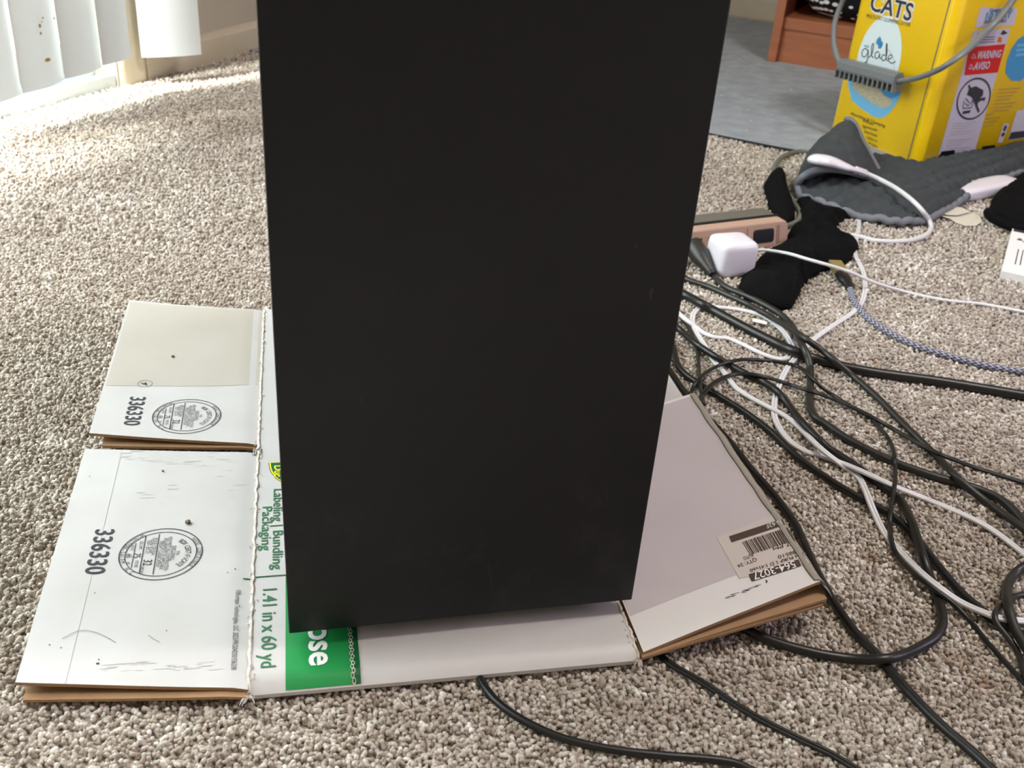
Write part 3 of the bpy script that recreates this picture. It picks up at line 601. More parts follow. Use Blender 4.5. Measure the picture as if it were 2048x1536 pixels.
cable('power_cable', 'black cable curling in a wide loop by the lower right corner of the carton',
      [(1340, 640), (1356, 656), (1389, 685), (1418, 705), (1457, 729), (1496, 750), (1526, 763), (1555, 783), (1574, 806), (1603, 843, 4), (1651, 892, 3.5), (1678, 910, 2.5), (1716, 936, 2), (1780, 984, 2), (1802, 1002, 2.2), (1823, 1043, 3), (1838, 1088, 3), (1851, 1129, 3), (1868, 1177, 2), (1881, 1215, 2), (1885, 1245, 2), (1872, 1273, 2), (1844, 1292, 2), (1802, 1311, 2), (1756, 1319, 2), (1698, 1317, 2), (1630, 1306, 2), (1547, 1283, 1), (1481, 1252, 0), (1440, 1225, 0)], .0036, pr=5)
cable('thin_cable', 'thin dark cable dropping down behind the tower edge under the raised flap',
      [(1345, 605), (1360, 632), (1379, 658), (1391, 685), (1396, 712), (1398, 740), (1401, 775), (1408, 810)], .0020, pr=2.5, m='rubber2')
cable('white_cord', 'white two strand cord coming from under the heating pad, upper of the two white cords',
      [(1716, 423), (1718, 450), (1712, 480), (1710, 508), (1727, 546), (1729, 587), (1713, 619), (1668, 650), (1630, 677), (1599, 708), (1575, 736), (1558, 771), (1549, 805), (1551, 840), (1575, 878), (1610, 902, 5), (1640, 911, 6), (1691, 929, 6), (1742, 951, 5), (1792, 974, 4), (1869, 1005, 4), (1945, 1038, 4), (1996, 1068, 3), (2060, 1118, 3)], .0016, 'wcord', True, pr=3)
cable('white_cord', 'white two strand cord coiled in a loop beside the tower, lower at the right',
      [(1352, 622), (1365, 634), (1383, 648), (1406, 665), (1428, 674), (1457, 677), (1486, 689), (1516, 704), (1545, 715), (1565, 718), (1580, 711), (1585, 695), (1574, 673), (1555, 652), (1526, 632), (1477, 619), (1428, 614), (1402, 616), (1388, 626), (1385, 644), (1393, 665), (1408, 689), (1428, 722), (1447, 744), (1461, 763), (1477, 780), (1506, 798), (1535, 813), (1565, 829, 3.6), (1594, 851, 3.6), (1640, 896, 3.6), (1680, 927, 4), (1716, 954, 4), (1731, 982, 4), (1747, 1022, 4), (1767, 1063, 4), (1792, 1094, 4), (1830, 1134, 5), (1868, 1167, 5), (1919, 1203, 4), (1970, 1226, 4), (2008, 1238, 4), (2060, 1243, 4)], .0016, 'wcord', True, pr=3)
cable('extension_cord', 'thickest black cable running nearly straight from the tower to the right edge',
      [(1335, 574), (1368, 589), (1400, 606), (1444, 630), (1513, 667), (1582, 700), (1634, 719), (1686, 733), (1755, 746), (1859, 760), (1928, 771), (2048, 791), (2080, 797)], .0052, pr=6)
cable('adapter_cable', 'dark grey cable from the black plug bending down sharply then away to the right',
      [(1424, 548), (1436, 562), (1457, 577), (1496, 593), (1535, 613), (1565, 632), (1584, 652), (1596, 675), (1611, 703), (1619, 726), (1621, 755), (1620, 790), (1621, 814), (1631, 835), (1652, 849), (1703, 883), (1780, 921), (1856, 949), (1919, 967), (1970, 984), (2008, 1004), (2036, 1030), (2070, 1075)], .0038, 'rubber2', pr=7)
cable('power_cable', 'black cable running beside the dark grey one then straight down to the right edge',
      [(1345, 545), (1375, 559), (1418, 574), (1457, 591), (1496, 609), (1535, 630), (1574, 653), (1613, 679), (1652, 707), (1700, 747), (1755, 795), (1807, 848), (1848, 888), (1884, 923), (1919, 960), (1970, 1002), (2021, 1038), (2070, 1075)], .0034, 'rubber2', pr=8)
cable('thin_cable', 'thin black cable in the higher arch from the carton corner, ending lower right',
      [(1380, 790, 0), (1390, 768, 5), (1408, 748), (1438, 731), (1477, 720), (1516, 720), (1555, 724), (1590, 731), (1613, 745), (1643, 774), (1672, 794), (1700, 812), (1738, 834), (1762, 859), (1780, 883), (1789, 914), (1790, 962), (1781, 1025), (1782, 1076), (1797, 1114), (1830, 1149), (1869, 1179), (1907, 1208), (1945, 1247), (1965, 1273), (1999, 1312), (2034, 1350), (2075, 1392)], .0019, 'rubber', pr=9)
cable('thin_cable', 'thin black twin cable in the lower arch from the carton corner',
      [(1398, 800, 0), (1412, 781, 5), (1430, 765), (1457, 752), (1492, 747), (1535, 755), (1574, 767), (1613, 780), (1652, 792), (1700, 812), (1755, 840), (1818, 876), (1868, 903), (1945, 933), (2048, 965), (2080, 976)], .0014, 'rubber', True, pr=10)
cable('charger_cable', 'thin white charging cable running from the charger cube to the right edge',
      [(1502, 502, 12, .016), (1525, 500, 12, .018), (1547, 502, 12, .024), (1580, 508, 12, .032), (1617, 519, 12, .034), (1660, 531, 12, .032), (1700, 544, 12, .018), (1755, 567), (1824, 587), (1893, 601), (1962, 608), (2048, 624), (2080, 630)], .0021, 'wcord', pr=12)
cable('power_cable', 'thick black cable curving in at the right edge, low down, beside the coiled thin one',
      [(2095, 1105), (2070, 1122), (2044, 1136), (2022, 1156), (2014, 1184), (2017, 1215), (2029, 1255), (2050, 1292), (2075, 1330)], .0036, 'rubber2', pr=12)
cable('thin_cable', 'thin black cable curling behind the thick one at the right edge, low down',
      [(2080, 1182), (2048, 1189), (2030, 1193, 11), (2006, 1209), (1991, 1225), (1993, 1246), (2011, 1269), (2032, 1297), (2042, 1324), (2050, 1350), (2065, 1380)], .0022, 'rubber2', pr=11)
cable('lamp_cord', 'black twin cord leaving the carton right of centre towards the bottom edge',
      [(1290, 1270), (1310, 1300), (1341, 1328), (1408, 1367), (1466, 1406), (1525, 1441), (1603, 1480), (1662, 1508), (1710, 1537), (1770, 1575)], .0014, twin=True, pr=0)
cable('thin_cable', 'single black cable leaving the carton below the tower towards the bottom edge',
      [(948, 1310), (955, 1342), (966, 1368), (998, 1407), (1056, 1446), (1134, 1479), (1232, 1500), (1330, 1511), (1408, 1517), (1466, 1525), (1502, 1540), (1550, 1570)], .0026, pr=0)
cable('strip_cord', 'olive grey cord curving around the dark cloth scrap to the power strip',
      [(1625, 306), (1600, 303), (1575, 309), (1556, 322), (1549, 340), (1556, 365), (1575, 392), (1592, 412), (1601, 428), (1597, 441), (1582, 450), (1565, 455)], .0042, 'greycord', pr=4)
def solve():
    for c in CAB:
        xy = np.array([g(p[0], p[1], c['base'])[:2] for p in c['P']]); Q = catmull(np.hstack([xy, np.zeros((len(xy), 1)), c['P'][:, 2:4]]), .004)
        def ext(end, prev, L, bend):
            d = end[:2]-prev[:2]; a = math.atan2(d[1], d[0]); out = []; q = end.copy()
            for i in range(int(L/.004)):
                a += bend*.004; q = q.copy(); q[0] += .004*math.cos(a); q[1] += .004*math.sin(a); q[4] = 0; out.append(q)
            return out
        fx, fy = c['P'][-1][:2]; sx_, sy_ = c['P'][0][:2]; bd = 2.5*math.sin(len(c['P'])*1.7+fy)
        if fx > 2035 or fy > 1530: Q = np.vstack([Q, ext(Q[-1], Q[-3], .28, bd)])
        if sx_ < 1375 and sy_ < 700: Q = np.vstack([ext(Q[0], Q[2], .16, .8)[::-1], Q])
        c['xy'] = Q[:, :2]; c['pr'] = Q[:, 3]; c['zm'] = np.maximum(Q[:, 4], c['base']); c['z'] = np.full(len(Q), c['base']); c['px'] = np.array([(0, 0)]*0)
        c['eye'] = Q[:, :2].copy()/(H-c['base'])                   # direction of sight, per metre below the eye
    for it in range(5):
        for c in CAB:
            z = c['zm'].copy()
            for d in CAB:
                if d is c: continue
                D = np.linalg.norm(c['xy'][:, None, :]-d['xy'][None], axis=2); rs = (c['r']+d['r'])
                m = (D < rs*1.15) & (d['pr'][None] < c['pr'][:, None]); k = np.where(m, (d['z'][None]+np.sqrt(np.maximum(rs**2-(D*.6)**2, 0))), 0).max(axis=1); z = np.maximum(z, k)
            s = .12*.004; zz = z.copy()                            # ease the rises
            for i in range(1, len(zz)): zz[i] = max(zz[i], zz[i-1]-s*2.2)
            for i in range(len(zz)-2, -1, -1): zz[i] = max(zz[i], zz[i+1]-s*2.2)
            kk = np.ones(5)/5; zp = np.pad(zz, 2, mode='edge'); zz = np.maximum(np.convolve(zp, kk, 'valid'), c['base']); c['z'] = zz
            c['xy'] = c['eye']*(H-zz)[:, None]
solve()
cobj = []
for c in CAB:
    P = np.hstack([c['xy'], c['z'][:, None]]); mb = MB()
    if c['twin']:
        tw_ = np.array([.95+.0*i for i in range(len(P))]); mb.tube(P, c['r'], 8, c['r']*.93); mb.tube(P, c['r'], 8, -c['r']*.93)
    else: mb.tube(P, c['r'], 12)
    o = mb.build(c['name'], c['m'], smooth=True); tag(o, c['label'], c['cat']); cobj.append(o)
# braided cable with its plug
Pb = np.array([g(x, y, .0045) for x, y in ((1699, 572), (1704, 592), (1713, 610), (1738, 638), (1789, 671), (1841, 695), (1910, 716), (1980, 733), (2048, 744), (2090, 750), (2180, 748), (2300, 770))])
Pc = catmull(Pb, .004); be = empty('braided_cable', Pb[0], 'grey braided cable with a black strain relief and metal plug beside the black sock', 'cable')
mb = MB(); mb.tube(Pc, .0038, 12, uv=True); mb.build('braided_sleeve', 'braid', be, smooth=True)
a0, a1 = g(1668, 528, .010), g(1700, 574, .006); dd = (a1-a0)
mb = MB(); mb.tube([a0+dd*t for t in (.42, .46, .7, .8, .84, .90, .92, .98, 1.06)], [.006, .0085, .0085, .007, .0055, .0062, .0052, .0058, .0040], 14, flat=.7); mb.build('strain_relief', 'black', be, angle=.7)
ax = dd/np.linalg.norm(dd); sx = np.cross(ax, ZD); sx /= np.linalg.norm(sx)
mb = MB(); mb.box(a0-sx*.0085-ZD*.002+ax*0, ax*np.linalg.norm(dd)*.45, sx*.017, ZD*.008); bevel(mb.build('metal_plug', 'gold', be), .001)

# ------------------------------------------------------------ power strip, charger cube, black plug
def surf_hgt(x, y, z): return g(x, y, z)
pa_, pb_ = g(1388, 462, .034), g(1568, 441, .034); SX = (pb_-pa_)*[1, 1, 0]; SX /= np.linalg.norm(SX); SY = np.array([-SX[1], SX[0], 0])
SE = pb_*[1, 1, 0]+SX*.008                                # right end, front edge
ps = empty('power_strip', SE-SX*.15, 'tan power strip with a dark grey top, lying beside the tower with chargers plugged in', 'power strip')
def strip_profile(y0, y1, z0_, z1_, lean=.006): return [(y0+lean, z0_), (y0, z1_), (y1, z1_), (y1, z0_)]
LN = .34
def rounded(x0, x1, y0, y1, r, n=6):
    P = []
    for cx, cy, a0 in ((x1-r, y0+r, -PI/2), (x1-r, y1-r, 0), (x0+r, y1-r, PI/2), (x0+r, y0+r, PI)):
        for k in range(n+1): a = a0+PI/2*k/n; P.append((cx+r*math.cos(a), cy+r*math.sin(a)))
    return P
# face normal to the front: the outlets face the viewer, tilted up a little
def sp3(x, y, z): return SE+SX*x+SY*(y+(.034-z)*-.22)+ZD*z
def slab(mb, pr_, z_a, z_b, mi=0):                        # rounded outline lies in (x, z); slab thickness along y
    mb.prism([sp3(x, z_a, z) for x, z in pr_], [sp3(x, z_b, z) for x, z in pr_], mi)
mb = MB(); slab(mb, rounded(-LN, 0, .0, .034, .009), 0, .018); bevel(mb.build('outlet_face', 'tan', ps), .002)
mb = MB(); slab(mb, rounded(-LN, .001, -.0005, .0355, .009), .0165, .021); mb.build('seam', 'black', ps)
mb = MB(); slab(mb, rounded(-LN, 0, .0, .0345, .009), .019, .052); bevel(mb.build('back_shell', 'striptop', ps), .004, 3)
mb = MB(); slab(mb, rounded(-.058, -.024, .008, .026, .004), -.0012, .006); bevel(mb.build('rocker_switch', 'black', ps), .0008)
for xo in (-.135, -.185, -.235):
    mb = MB()
    for dx in (-.006, .006): slab(mb, rounded(xo+dx-.001, xo+dx+.001, .016, .024, .0008, 2), -.0004, .003)
    slab(mb, rounded(xo-.002, xo+.002, .007, .011, .0018, 3), -.0004, .003); mb.build('outlet', 'black', ps)
mb = MB()
for q in (-.068, -.019, -.016): mb = MB(); slab(mb, rounded(q, q+.0006, .005, .029, .0003, 2), -.0004, .002); mb.build('groove', 'wooddark', ps)
def rounded_box(name, m, parent, cen, X, Y, Z, hx, hy, hz, e=4.5, n=20):
    mb = MB(); vs = []; sg = lambda t: math.copysign(abs(t)**(2/e), t)
    for i in range(n+1):
        th = PI*i/n-PI/2
        for j in range(2*n):
            ph = PI*j/n; vs.append(cen+X*hx*sg(math.cos(th))*sg(math.cos(ph))+Y*hy*sg(math.cos(th))*sg(math.sin(ph))+Z*hz*sg(math.sin(th)))
    w = 2*n; mb.add(vs, [(i*w+j, i*w+(j+1) % w, (i+1)*w+(j+1) % w, (i+1)*w+j) for i in range(n) for j in range(w)]); return mb.build(name, m, parent, smooth=True)
cc = g(1463, 509, .0235); r_ = lambda a: (np.array([math.cos(a), math.sin(a), 0]), np.array([-math.sin(a), math.cos(a), 0]))
X_, Y_ = r_(math.atan2(SX[1], SX[0])-.12)
ch = empty('charger_cube', cc*[1, 1, 0], 'glossy white rounded charger cube plugged into the power strip', 'charger')
rounded_box('cube_body', 'plastic_w', ch, cc, X_, Y_, ZD, .0258, .0240, .0228, 6)
mb = MB(); ring(mb, lambda a, b, h: cc+X_*a+Y_*b+ZD*(.0229), (.004, .002), .0055, .0005, 20); mb.build('pressed_ring', 'cream', ch)
mb = MB(); pe = cc+X_*.0255; mb.tube([pe-X_*.002-ZD*.001, pe+X_*.004-ZD*.002, pe+X_*.007-ZD*.003], [.0036, .0034, .0028], 10); mb.build('cable_collar', 'plastic_w', ch, smooth=True)
p0 = g(1392, 500, .022); p1 = g(1426, 550, .007); d_ = p1-p0
pl = empty('black_plug', p0*[1, 1, 0], 'black tapered plug between the tower and the charger cube', 'plug')
mb = MB(); mb.tube([p0-d_*.25, p0-d_*.2, p0+d_*.25, p0+d_*.55, p0+d_*.8, p0+d_*.94], [.010, .0125, .0125, .009, .006, .0045], 12); mb.build('plug_body', 'rubber2', pl, angle=.7)
mb = MB(); mb.tube([p0+d_*.90, p0+d_*.95, p0+d_*1.0], [.0055, .0058, .005], 12); mb.build('plug_ring', 'black', pl, smooth=True)

# ------------------------------------------------------------ crumpled cloth pieces
def cloth(name, label, cat, outline, hgt, m='blackcloth', fold=10, amp=.4, seed=1, cen=None, rings=16, base=.001, parent=None, expo=.55):
    O = np.array([g(x, y, base+.002) for x, y in outline]); O = catmull(np.vstack([O, O[:1]]), .004)[:-1]; O[:, 2] = base
    c = g(*cen, base) if cen is not None else O.mean(0); c = np.array([c[0], c[1], base]); n = len(O); vs = []; fs = []
    for k in range(rings+1):
        t = 1-k/rings
        for p in O:
            q = c+(p-c)*t; prof = (1-t**2)**expo if t < 1 else 0
            nz = mnoise.noise(Vector((q[0]*fold*10, q[1]*fold*10, seed)))*.6+mnoise.noise(Vector((q[0]*fold*26, q[1]*fold*26, seed+4)))*.3+.25*math.sin((q[0]*.8+q[1])*fold*32+4*mnoise.noise(Vector((q[0]*30, q[1]*30, seed))))
            z = base+hgt*prof*(1+amp*nz); vs.append((q[0], q[1], max(z, base)))
    for k in range(rings):
        for i in range(n): a, b = k*n+i, k*n+(i+1) % n; fs.append((a, b, b+n, a+n))
    fs.append(tuple(range(n-1, -1, -1)))
    mb = MB(); mb.add(vs, fs); o = mb.build(name, m, parent, smooth=True); 
    if label: tag(o, label, cat)
    return o
sock = empty('black_sock', g(1600, 520, 0), 'crumpled black sock on the carpet beside the power strip', 'sock')
cloth('sock_leg', None, None, [(1478, 560), (1500, 535), (1530, 505), (1560, 490), (1600, 472), (1650, 462), (1700, 468), (1720, 490), (1708, 512), (1690, 530), (1640, 545), (1610, 568), (1585, 612), (1565, 616), (1520, 606), (1482, 590)], .020, parent=sock, seed=2, amp=.34, fold=5)
cloth('sock_foot', None, None, [(1595, 425), (1592, 402), (1606, 397), (1625, 408), (1660, 420), (1698, 428), (1682, 445), (1668, 462), (1665, 480), (1700, 500), (1640, 510), (1590, 500), (1575, 470), (1598, 448)], .022, parent=sock, seed=5, amp=.40, fold=6)
cloth('sock_cuff', None, None, [(1480, 572), (1496, 552), (1540, 556), (1582, 575), (1588, 600), (1575, 619), (1520, 607), (1482, 592)], .024, parent=sock, seed=9, amp=.12, fold=4)
cloth('cloth_scrap', 'dark folded cloth scrap standing against the power strip cord', 'cloth', [(1526, 372), (1540, 350), (1556, 340), (1568, 352), (1574, 385), (1584, 415), (1590, 438), (1575, 452), (1550, 440), (1536, 410)], .026, m='blackcloth', seed=12, amp=.12)
hat = empty('knit_hat', g(2030, 420, 0), 'black knitted hat lying at the right edge above the printed card', 'hat')
cloth('crown', None, None, [(1978, 418), (1985, 395), (2010, 375), (2048, 350), (2120, 345), (2120, 400), (2100, 470), (2050, 460), (2005, 448), (1980, 434)], .030, parent=hat, seed=21, amp=.15, fold=6)
br_ = catmull([g(x, y, .012) for x, y in ((1976, 424), (1982, 434), (2010, 448), (2048, 459), (2100, 458))], .006); mb = MB(); mb.tube(br_, .007, 10); mb.build('brim', 'blackcloth', hat, smooth=True)

# ------------------------------------------------------------ floor mat, heating pad
mk = empty('floor_mat', g(1450, 200, 0), 'thin grey felt mat on the carpet, reaching from the left wall to the yellow tub', 'mat')
Ea, Eb = g(520, 106, .004), g(1600, 303, .004); ME = (Eb-Ea)*[1, 1, 0]; ML = np.linalg.norm(ME); ME /= ML; MN = np.array([-ME[1], ME[0], 0])
def mfn(a, b):
    x = -.11+a*(ML+.64); y = b*1.22; wob = .010*mnoise.noise(Vector((x*5, 2, 0)))*(1-b)+.004*math.sin(x*22)*(1-b)
    z = .004+.003*(1+mnoise.noise(Vector((x*5, y*5, 0)))); cl = max(0, -.02-x)/.09
    y = y*(1-.93*cl**.5)
    z += .034*cl**1.2
    return np.array([Ea[0], Ea[1], 0])+ME*x+MN*(y+wob+.012*cl)+ZD*z
mb = MB(); mb.grid(mfn, 120, 50, .0025, 0, 1); mo = mb.build('mat_sheet', ['mat', 'matedge'], mk, angle=1.0)
mb = MB()
for i in range(160):
    p = mfn(random.uniform(.5, .9), random.uniform(.0, .9)); s_ = random.uniform(.0006, .0022)*(.6 if random.random() < .7 else 1); mb.tube([p+ZD*.0005, p+np.array([random.uniform(-1, 1)*s_*1.5, random.uniform(-1, 1)*s_*1.5, .001])], s_*.6, 5)
lo = mb.build('lint', 'lint', mk); lo['kind'] = 'stuff'

hp = empty('heating_pad', g(1800, 400, 0), 'folded charcoal quilted heating pad with grey piping in front of the yellow tub', 'heating pad')
front = [(1592, 372), (1600, 388), (1640, 405), (1700, 424), (1760, 440), (1800, 446), (1850, 437), (1900, 414), (1950, 384), (2000, 360), (2060, 342), (2130, 330)]
Fp = catmull([g(x, y, .010) for x, y in front], .006)
back = [(1604, 362), (1620, 356), (1660, 346), (1700, 336), (1755, 319), (1800, 331), (1835, 340), (1860, 331), (1920, 321), (1980, 311), (2020, 304), (2070, 296), (2140, 286)]
Bp = catmull([g(x, y, .010) for x, y in back], .006)
def samp(P, t): x = t*(len(P)-1); i = min(int(x), len(P)-2); return P[i]*(1-(x-i))+P[i+1]*(x-i)
def quilt(a, b, k=.0075): return k*(abs(math.sin(a))**.6*abs(math.sin(b))**.6)
def padlow(a, b):
    p = samp(Fp, a)*(1-b)+samp(Bp, a)*b; lift = .014*math.sin(PI*min(1, b*1.0))**.7+.010*b
    return p*[1, 1, 0]+ZD*(.004+.004+lift*min(1, .3+a*3)+quilt((p[0]+p[1])*95, (p[0]-p[1])*95)+.004*mnoise.noise(Vector((p[0]*16, p[1]*16, 0))))
mb = MB(); mb.grid(padlow, 110, 36, .007); mb.build('pad_lower_layer', 'pad', hp, smooth=True)
lip = catmull([g(1592, 371, .014), g(1606, 352, .034), g(1630, 340, .044), g(1665, 337, .048), g(1700, 342, .046), g(1735, 352, .036), g(1756, 358, .026)], .004)
top = catmull([g(1592, 366, .016), g(1603, 330, .040), g(1625, 293, .055), g(1660, 262, .068), g(1700, 240, .080), g(1728, 290, .056), g(1757, 343, .026)], .004)
def padup(a, b):
    p = samp(lip, a)*(1-b)+samp(top, a)*b; bul = math.sin(PI*b)*math.sin(PI*a); return p+ZD*(.010*bul+quilt(p[0]*90+p[2]*60, p[1]*90-p[2]*60, .003)+.003*mnoise.noise(Vector((p[0]*24, p[1]*24, p[2]*30)))*bul)
mb = MB(); mb.grid(padup, 60, 30, .005); mb.build('pad_upper_layer', 'pad', hp, smooth=True)
mb = MB(); mb.tube([padlow(i/140, 0)-ZD*.002 for i in range(141)], .0055, 10); mb.build('piping', 'piping', hp, smooth=True)
mb = MB(); mb.tube([p-ZD*.001 for p in lip], .0055, 10); mb.build('piping', 'piping', hp, smooth=True)
mb = MB(); k = len(top); i0 = int(k*.60); mb.tube(top[i0:], .0055, 10); mb.build('piping', 'piping', hp, smooth=True)
# detachable connector and its cord
cp = [(1624, 316, .060), (1640, 319, .062), (1665, 324, .060), (1690, 333, .055), (1712, 340, .050), (1732, 347, .044)]
Cq = catmull([g(*p) for p in cp], .003); rr = np.interp(np.linspace(0, 1, len(Cq)), [0, .06, .3, .6, .75, 1], [.006, .016, .017, .012, .0075, .0055])
mb = MB(); mb.tube(Cq, rr, 14, flat=.45); mb.build('cord_connector', 'plastic_w', hp, smooth=True)
mb = MB(); cq = g(1652, 321, .066); ring(mb, lambda a, b, h: cq+UD*a+VD*b, (0, 0), .0085, .0012, 28, sy=.7); mb.build('connector_ring', 'cream', hp)
mb = MB()
for t in (.78, .84, .90, .96): p = samp(Cq, t); q = samp(Cq, min(1, t+.02)); mb.tube([p, q], .0062, 10, flat=.9)
mb.build('connector_ribs', 'plastic_w', hp)
wc = catmull([g(*p) for p in ((1730, 346, .045), (1745, 352, .042), (1764, 361, .038), (1788, 374, .038), (1811, 390, .036), (1830, 406, .032), (1846, 423, .024), (1858, 440, .010), (1862, 456, .0046), (1852, 470, .0046), (1833, 478, .0046), (1811, 482, .0046), (1780, 483, .0046), (1748, 481, .0046), (1722, 474, .0046), (1700, 470, .0046))], .004)
mb = MB(); mb.tube(wc, .0034, 12); mb.build('pad_cord', 'wcord', hp, smooth=True)
mb = MB(); t0 = g(1755, 345, .018); t1 = g(1785, 342, .010); mb.grid(lambda a, b: t0+(t1-t0)*a+np.array([.004, .022, 0])*(b-.5)+ZD*.004*math.sin(a*3), 6, 4, .0005); mb.build('care_tag', 'cream', hp, smooth=True)
# white controller under the pad
wa, wb = g(1935, 388, .010), g(2020, 370, .010); WX = (wb-wa)*[1, 1, 0]; WL = np.linalg.norm(WX); WX /= WL; WY = np.array([-WX[1], WX[0], 0])
ct = empty('pad_controller', wa*[1, 1, 0], 'white oblong plastic controller tucked under the heating pad', 'controller')
rounded_box('controller_body', 'plastic_w', ct, (wa+wb)/2+WY*.006+ZD*.001, WX, WY, ZD, WL/2+.022, .022, .0105, 4)
mb = MB(); ring(mb, lambda a, b, h: (wa+wb)/2+WX*a+WY*b+ZD*.0115, (WL*.25, .006), .006, .001, 20); mb.build('controller_ring', 'cream', ct)
# twisted cream strip
cs = empty('cream_strip', g(1920, 432, 0), 'cream paper strip twisted on the carpet in front of the heating pad', 'paper')
for zz, P in ((.0045, [(1880, 432), (1900, 438), (1912, 446), (1930, 452), (1952, 452), (1964, 444), (1960, 434), (1945, 426), (1925, 422), (1905, 424)]), (.0075, [(1872, 425), (1895, 430), (1915, 431), (1940, 424), (1926, 417), (1905, 412), (1893, 414)])):
    mb = MB(); bt = [g(x, y, zz) for x, y in P]; mb.prism(bt, [p+ZD*.0007 for p in bt]); mb.build('paper_lobe', 'cream', cs)
# printed white card at the right edge
k0, k1, k2 = g(2003, 541, .012), g(2048, 554, .012), g(2026, 452, .012); KY = (k2-k0)*[1, 1, 0]; kl = float(np.linalg.norm(KY)); KY /= kl; KX = np.array([KY[1], -KY[0], 0])
kb = empty('printed_card_box', k0*[1, 1, 0], 'small flat white printed box with a black end at the right edge', 'box'); K0 = k0*[1, 1, 0]
mb = MB(); mb.box(K0+ZD*.001, KX*.09, KY*kl, ZD*.011); kbb = bevel(mb.build('box_body', 'white', kb), .0006)
kf = mapper(K0+ZD*.012, KX, KY, ZD); mb = MB(); poly(mb, kf, [(.002, kl*.88), (.088, kl*.88), (.088, kl-.0005), (.002, kl-.0005)], 0, .0003)
text(mb, kf, '48', (.013, kl*.72), .010, DN, bold=.01); text(mb, kf, 'Q', (.024, kl*.70), .014, DN, bold=.01)
for x in (.014, .020): bar(mb, kf, (x, kl*.50), (x, kl*.18), .0012)
mb.build('box_print', 'ink', kb)
# paper scrap and flecks
mb = MB(); s0 = g(1504, 643, .004); mb.box(s0, (g(1533, 650, .004)-s0), np.array([.002, .008, 0]), ZD*.0006); tag(mb.build('paper_scrap', 'white'), 'tiny white paper scrap inside the white cord loop', 'paper')
def crumb(name, label, P, s, m, seed):
    mb = MB(); n = 10; vs = []
    for i in range(n+1):
        th = PI*i/n
        for j in range(14):
            ph = 2*PI*j/14; d = Vector((math.sin(th)*math.cos(ph), math.sin(th)*math.sin(ph), math.cos(th))); r = s*(1+.45*mnoise.noise(d*2.6+Vector((seed, 0, 0)))); vs.append((P[0]+d.x*r, P[1]+d.y*r, P[2]+s*.7+d.z*r*.8))
    mb.add(vs, [(i*14+j, i*14+(j+1) % 14, (i+1)*14+(j+1) % 14, (i+1)*14+j) for i in range(n) for j in range(14)]); tag(mb.build(name, m), label, 'crumb')
def onflap(fn, x, y): u, v = cuv(x, y); return fn(u, v)
crumb('crumb', 'larger beige crumb beside the round stamp of the lower left flap', onflap(FL1, 376, 1046), .0019, 'crumb', 1)
crumb('crumb', 'tiny dark crumb near the far edge of the lower left flap', onflap(FL1, 326, 945), .0009, 'crumb', 4)
crumb('crumb', 'small brown crumb in the middle of the upper left flap', onflap(FL2, 346, 717), .0014, 'crumb', 8)
crumb('crumb', 'orange fleck on the carpet above the thick black cable', g(1750, 726, .004), .0016, 'orangecrumb', 11)
mb = MB(); hp_ = catmull([onflap(FL1, x, y)+ZD*.0006 for x, y in ((125, 1283), (160, 1266), (190, 1268), (215, 1278), (232, 1288))], .003); mb.tube(hp_, .00016, 4)
tag(mb.build('hair', 'hair'), 'long curved hair on the lower left flap', 'hair')
mb = MB(); hp_ = catmull([onflap(FL1, x, y)+ZD*.0006 for x, y in ((297, 1272), (308, 1280), (320, 1286))], .003); mb.tube(hp_, .00014, 4)
tag(mb.build('hair', 'hair'), 'short hair right of the long one on the lower left flap', 'hair')

# ------------------------------------------------------------ yellow litter tub
K1 = g(1652, 267, 0); K2 = g(1830, 338, 0); TX = K2-K1; TWd = np.linalg.norm(TX); TX /= TWd; TY = np.array([-TX[1], TX[0], 0]); TL = .34; THh = .36
K1 = K2-TX*TWd
tub = empty('litter_tub', K1+TX*TWd/2+TY*TL/2, 'yellow plastic cat litter tub with a grey swing handle at the top right', 'tub')
def tubp(x, y, z): return K1+TX*x+TY*y+ZD*z
def outline_r(r, ins=0, n=8): return [(a, b) for a, b in rounded(ins, TWd-ins, ins, TL-ins, r, n)]
mb = MB(); O = outline_r(.022); n = len(O); levels = [(.004, .003), (.008, 0.0), (THh-.02, 0.0), (THh, .004)]
nz_ = []
vs = []
for z, ins in levels:
    for a, b in outline_r(.022, ins): vs.append(tubp(a, b, z))
fs = [(k*n+i, k*n+(i+1) % n, (k+1)*n+(i+1) % n, (k+1)*n+i) for k in range(3) for i in range(n)]+[tuple(range(n-1, -1, -1)), tuple(range(3*n, 4*n))]
mb.add(vs, fs); body = mb.build('tub_body', 'yellow', tub, angle=.7)
# base notches along the bottom of the long side
for i in range(3):
    mb = MB(); y0 = .045+i*.105; z1 = .026; mb.prism([tubp(TWd-.004, y0, .0035), tubp(TWd-.004, y0+.052, .0035), tubp(TWd-.004, y0+.042, z1), tubp(TWd-.004, y0+.010, z1)], [tubp(TWd+.0012, y0, .0035), tubp(TWd+.0012, y0+.052, .0035), tubp(TWd+.0012, y0+.042, z1), tubp(TWd+.0012, y0+.010, z1)]); mb.build('base_notch', 'black', tub)
mb = MB(); mb.box(tubp(TWd-.0205, -.0006, .006), TX*.0016, TY*.0008, ZD*(THh-.03))
mb.build('label_edge', 'striptop', tub)
mb = MB(); mb.grid(lambda a, b: tubp(*[(x, y) for x, y in [(TWd-.011+0*a, 0)]][0], THh*b), 1, 1) if 0 else None
mb = MB(); vs = [];
for a, b in outline_r(.024, -.003): vs.append(tubp(a, b, THh-.012))
for a, b in outline_r(.024, -.003): vs.append(tubp(a, b, THh+.012))
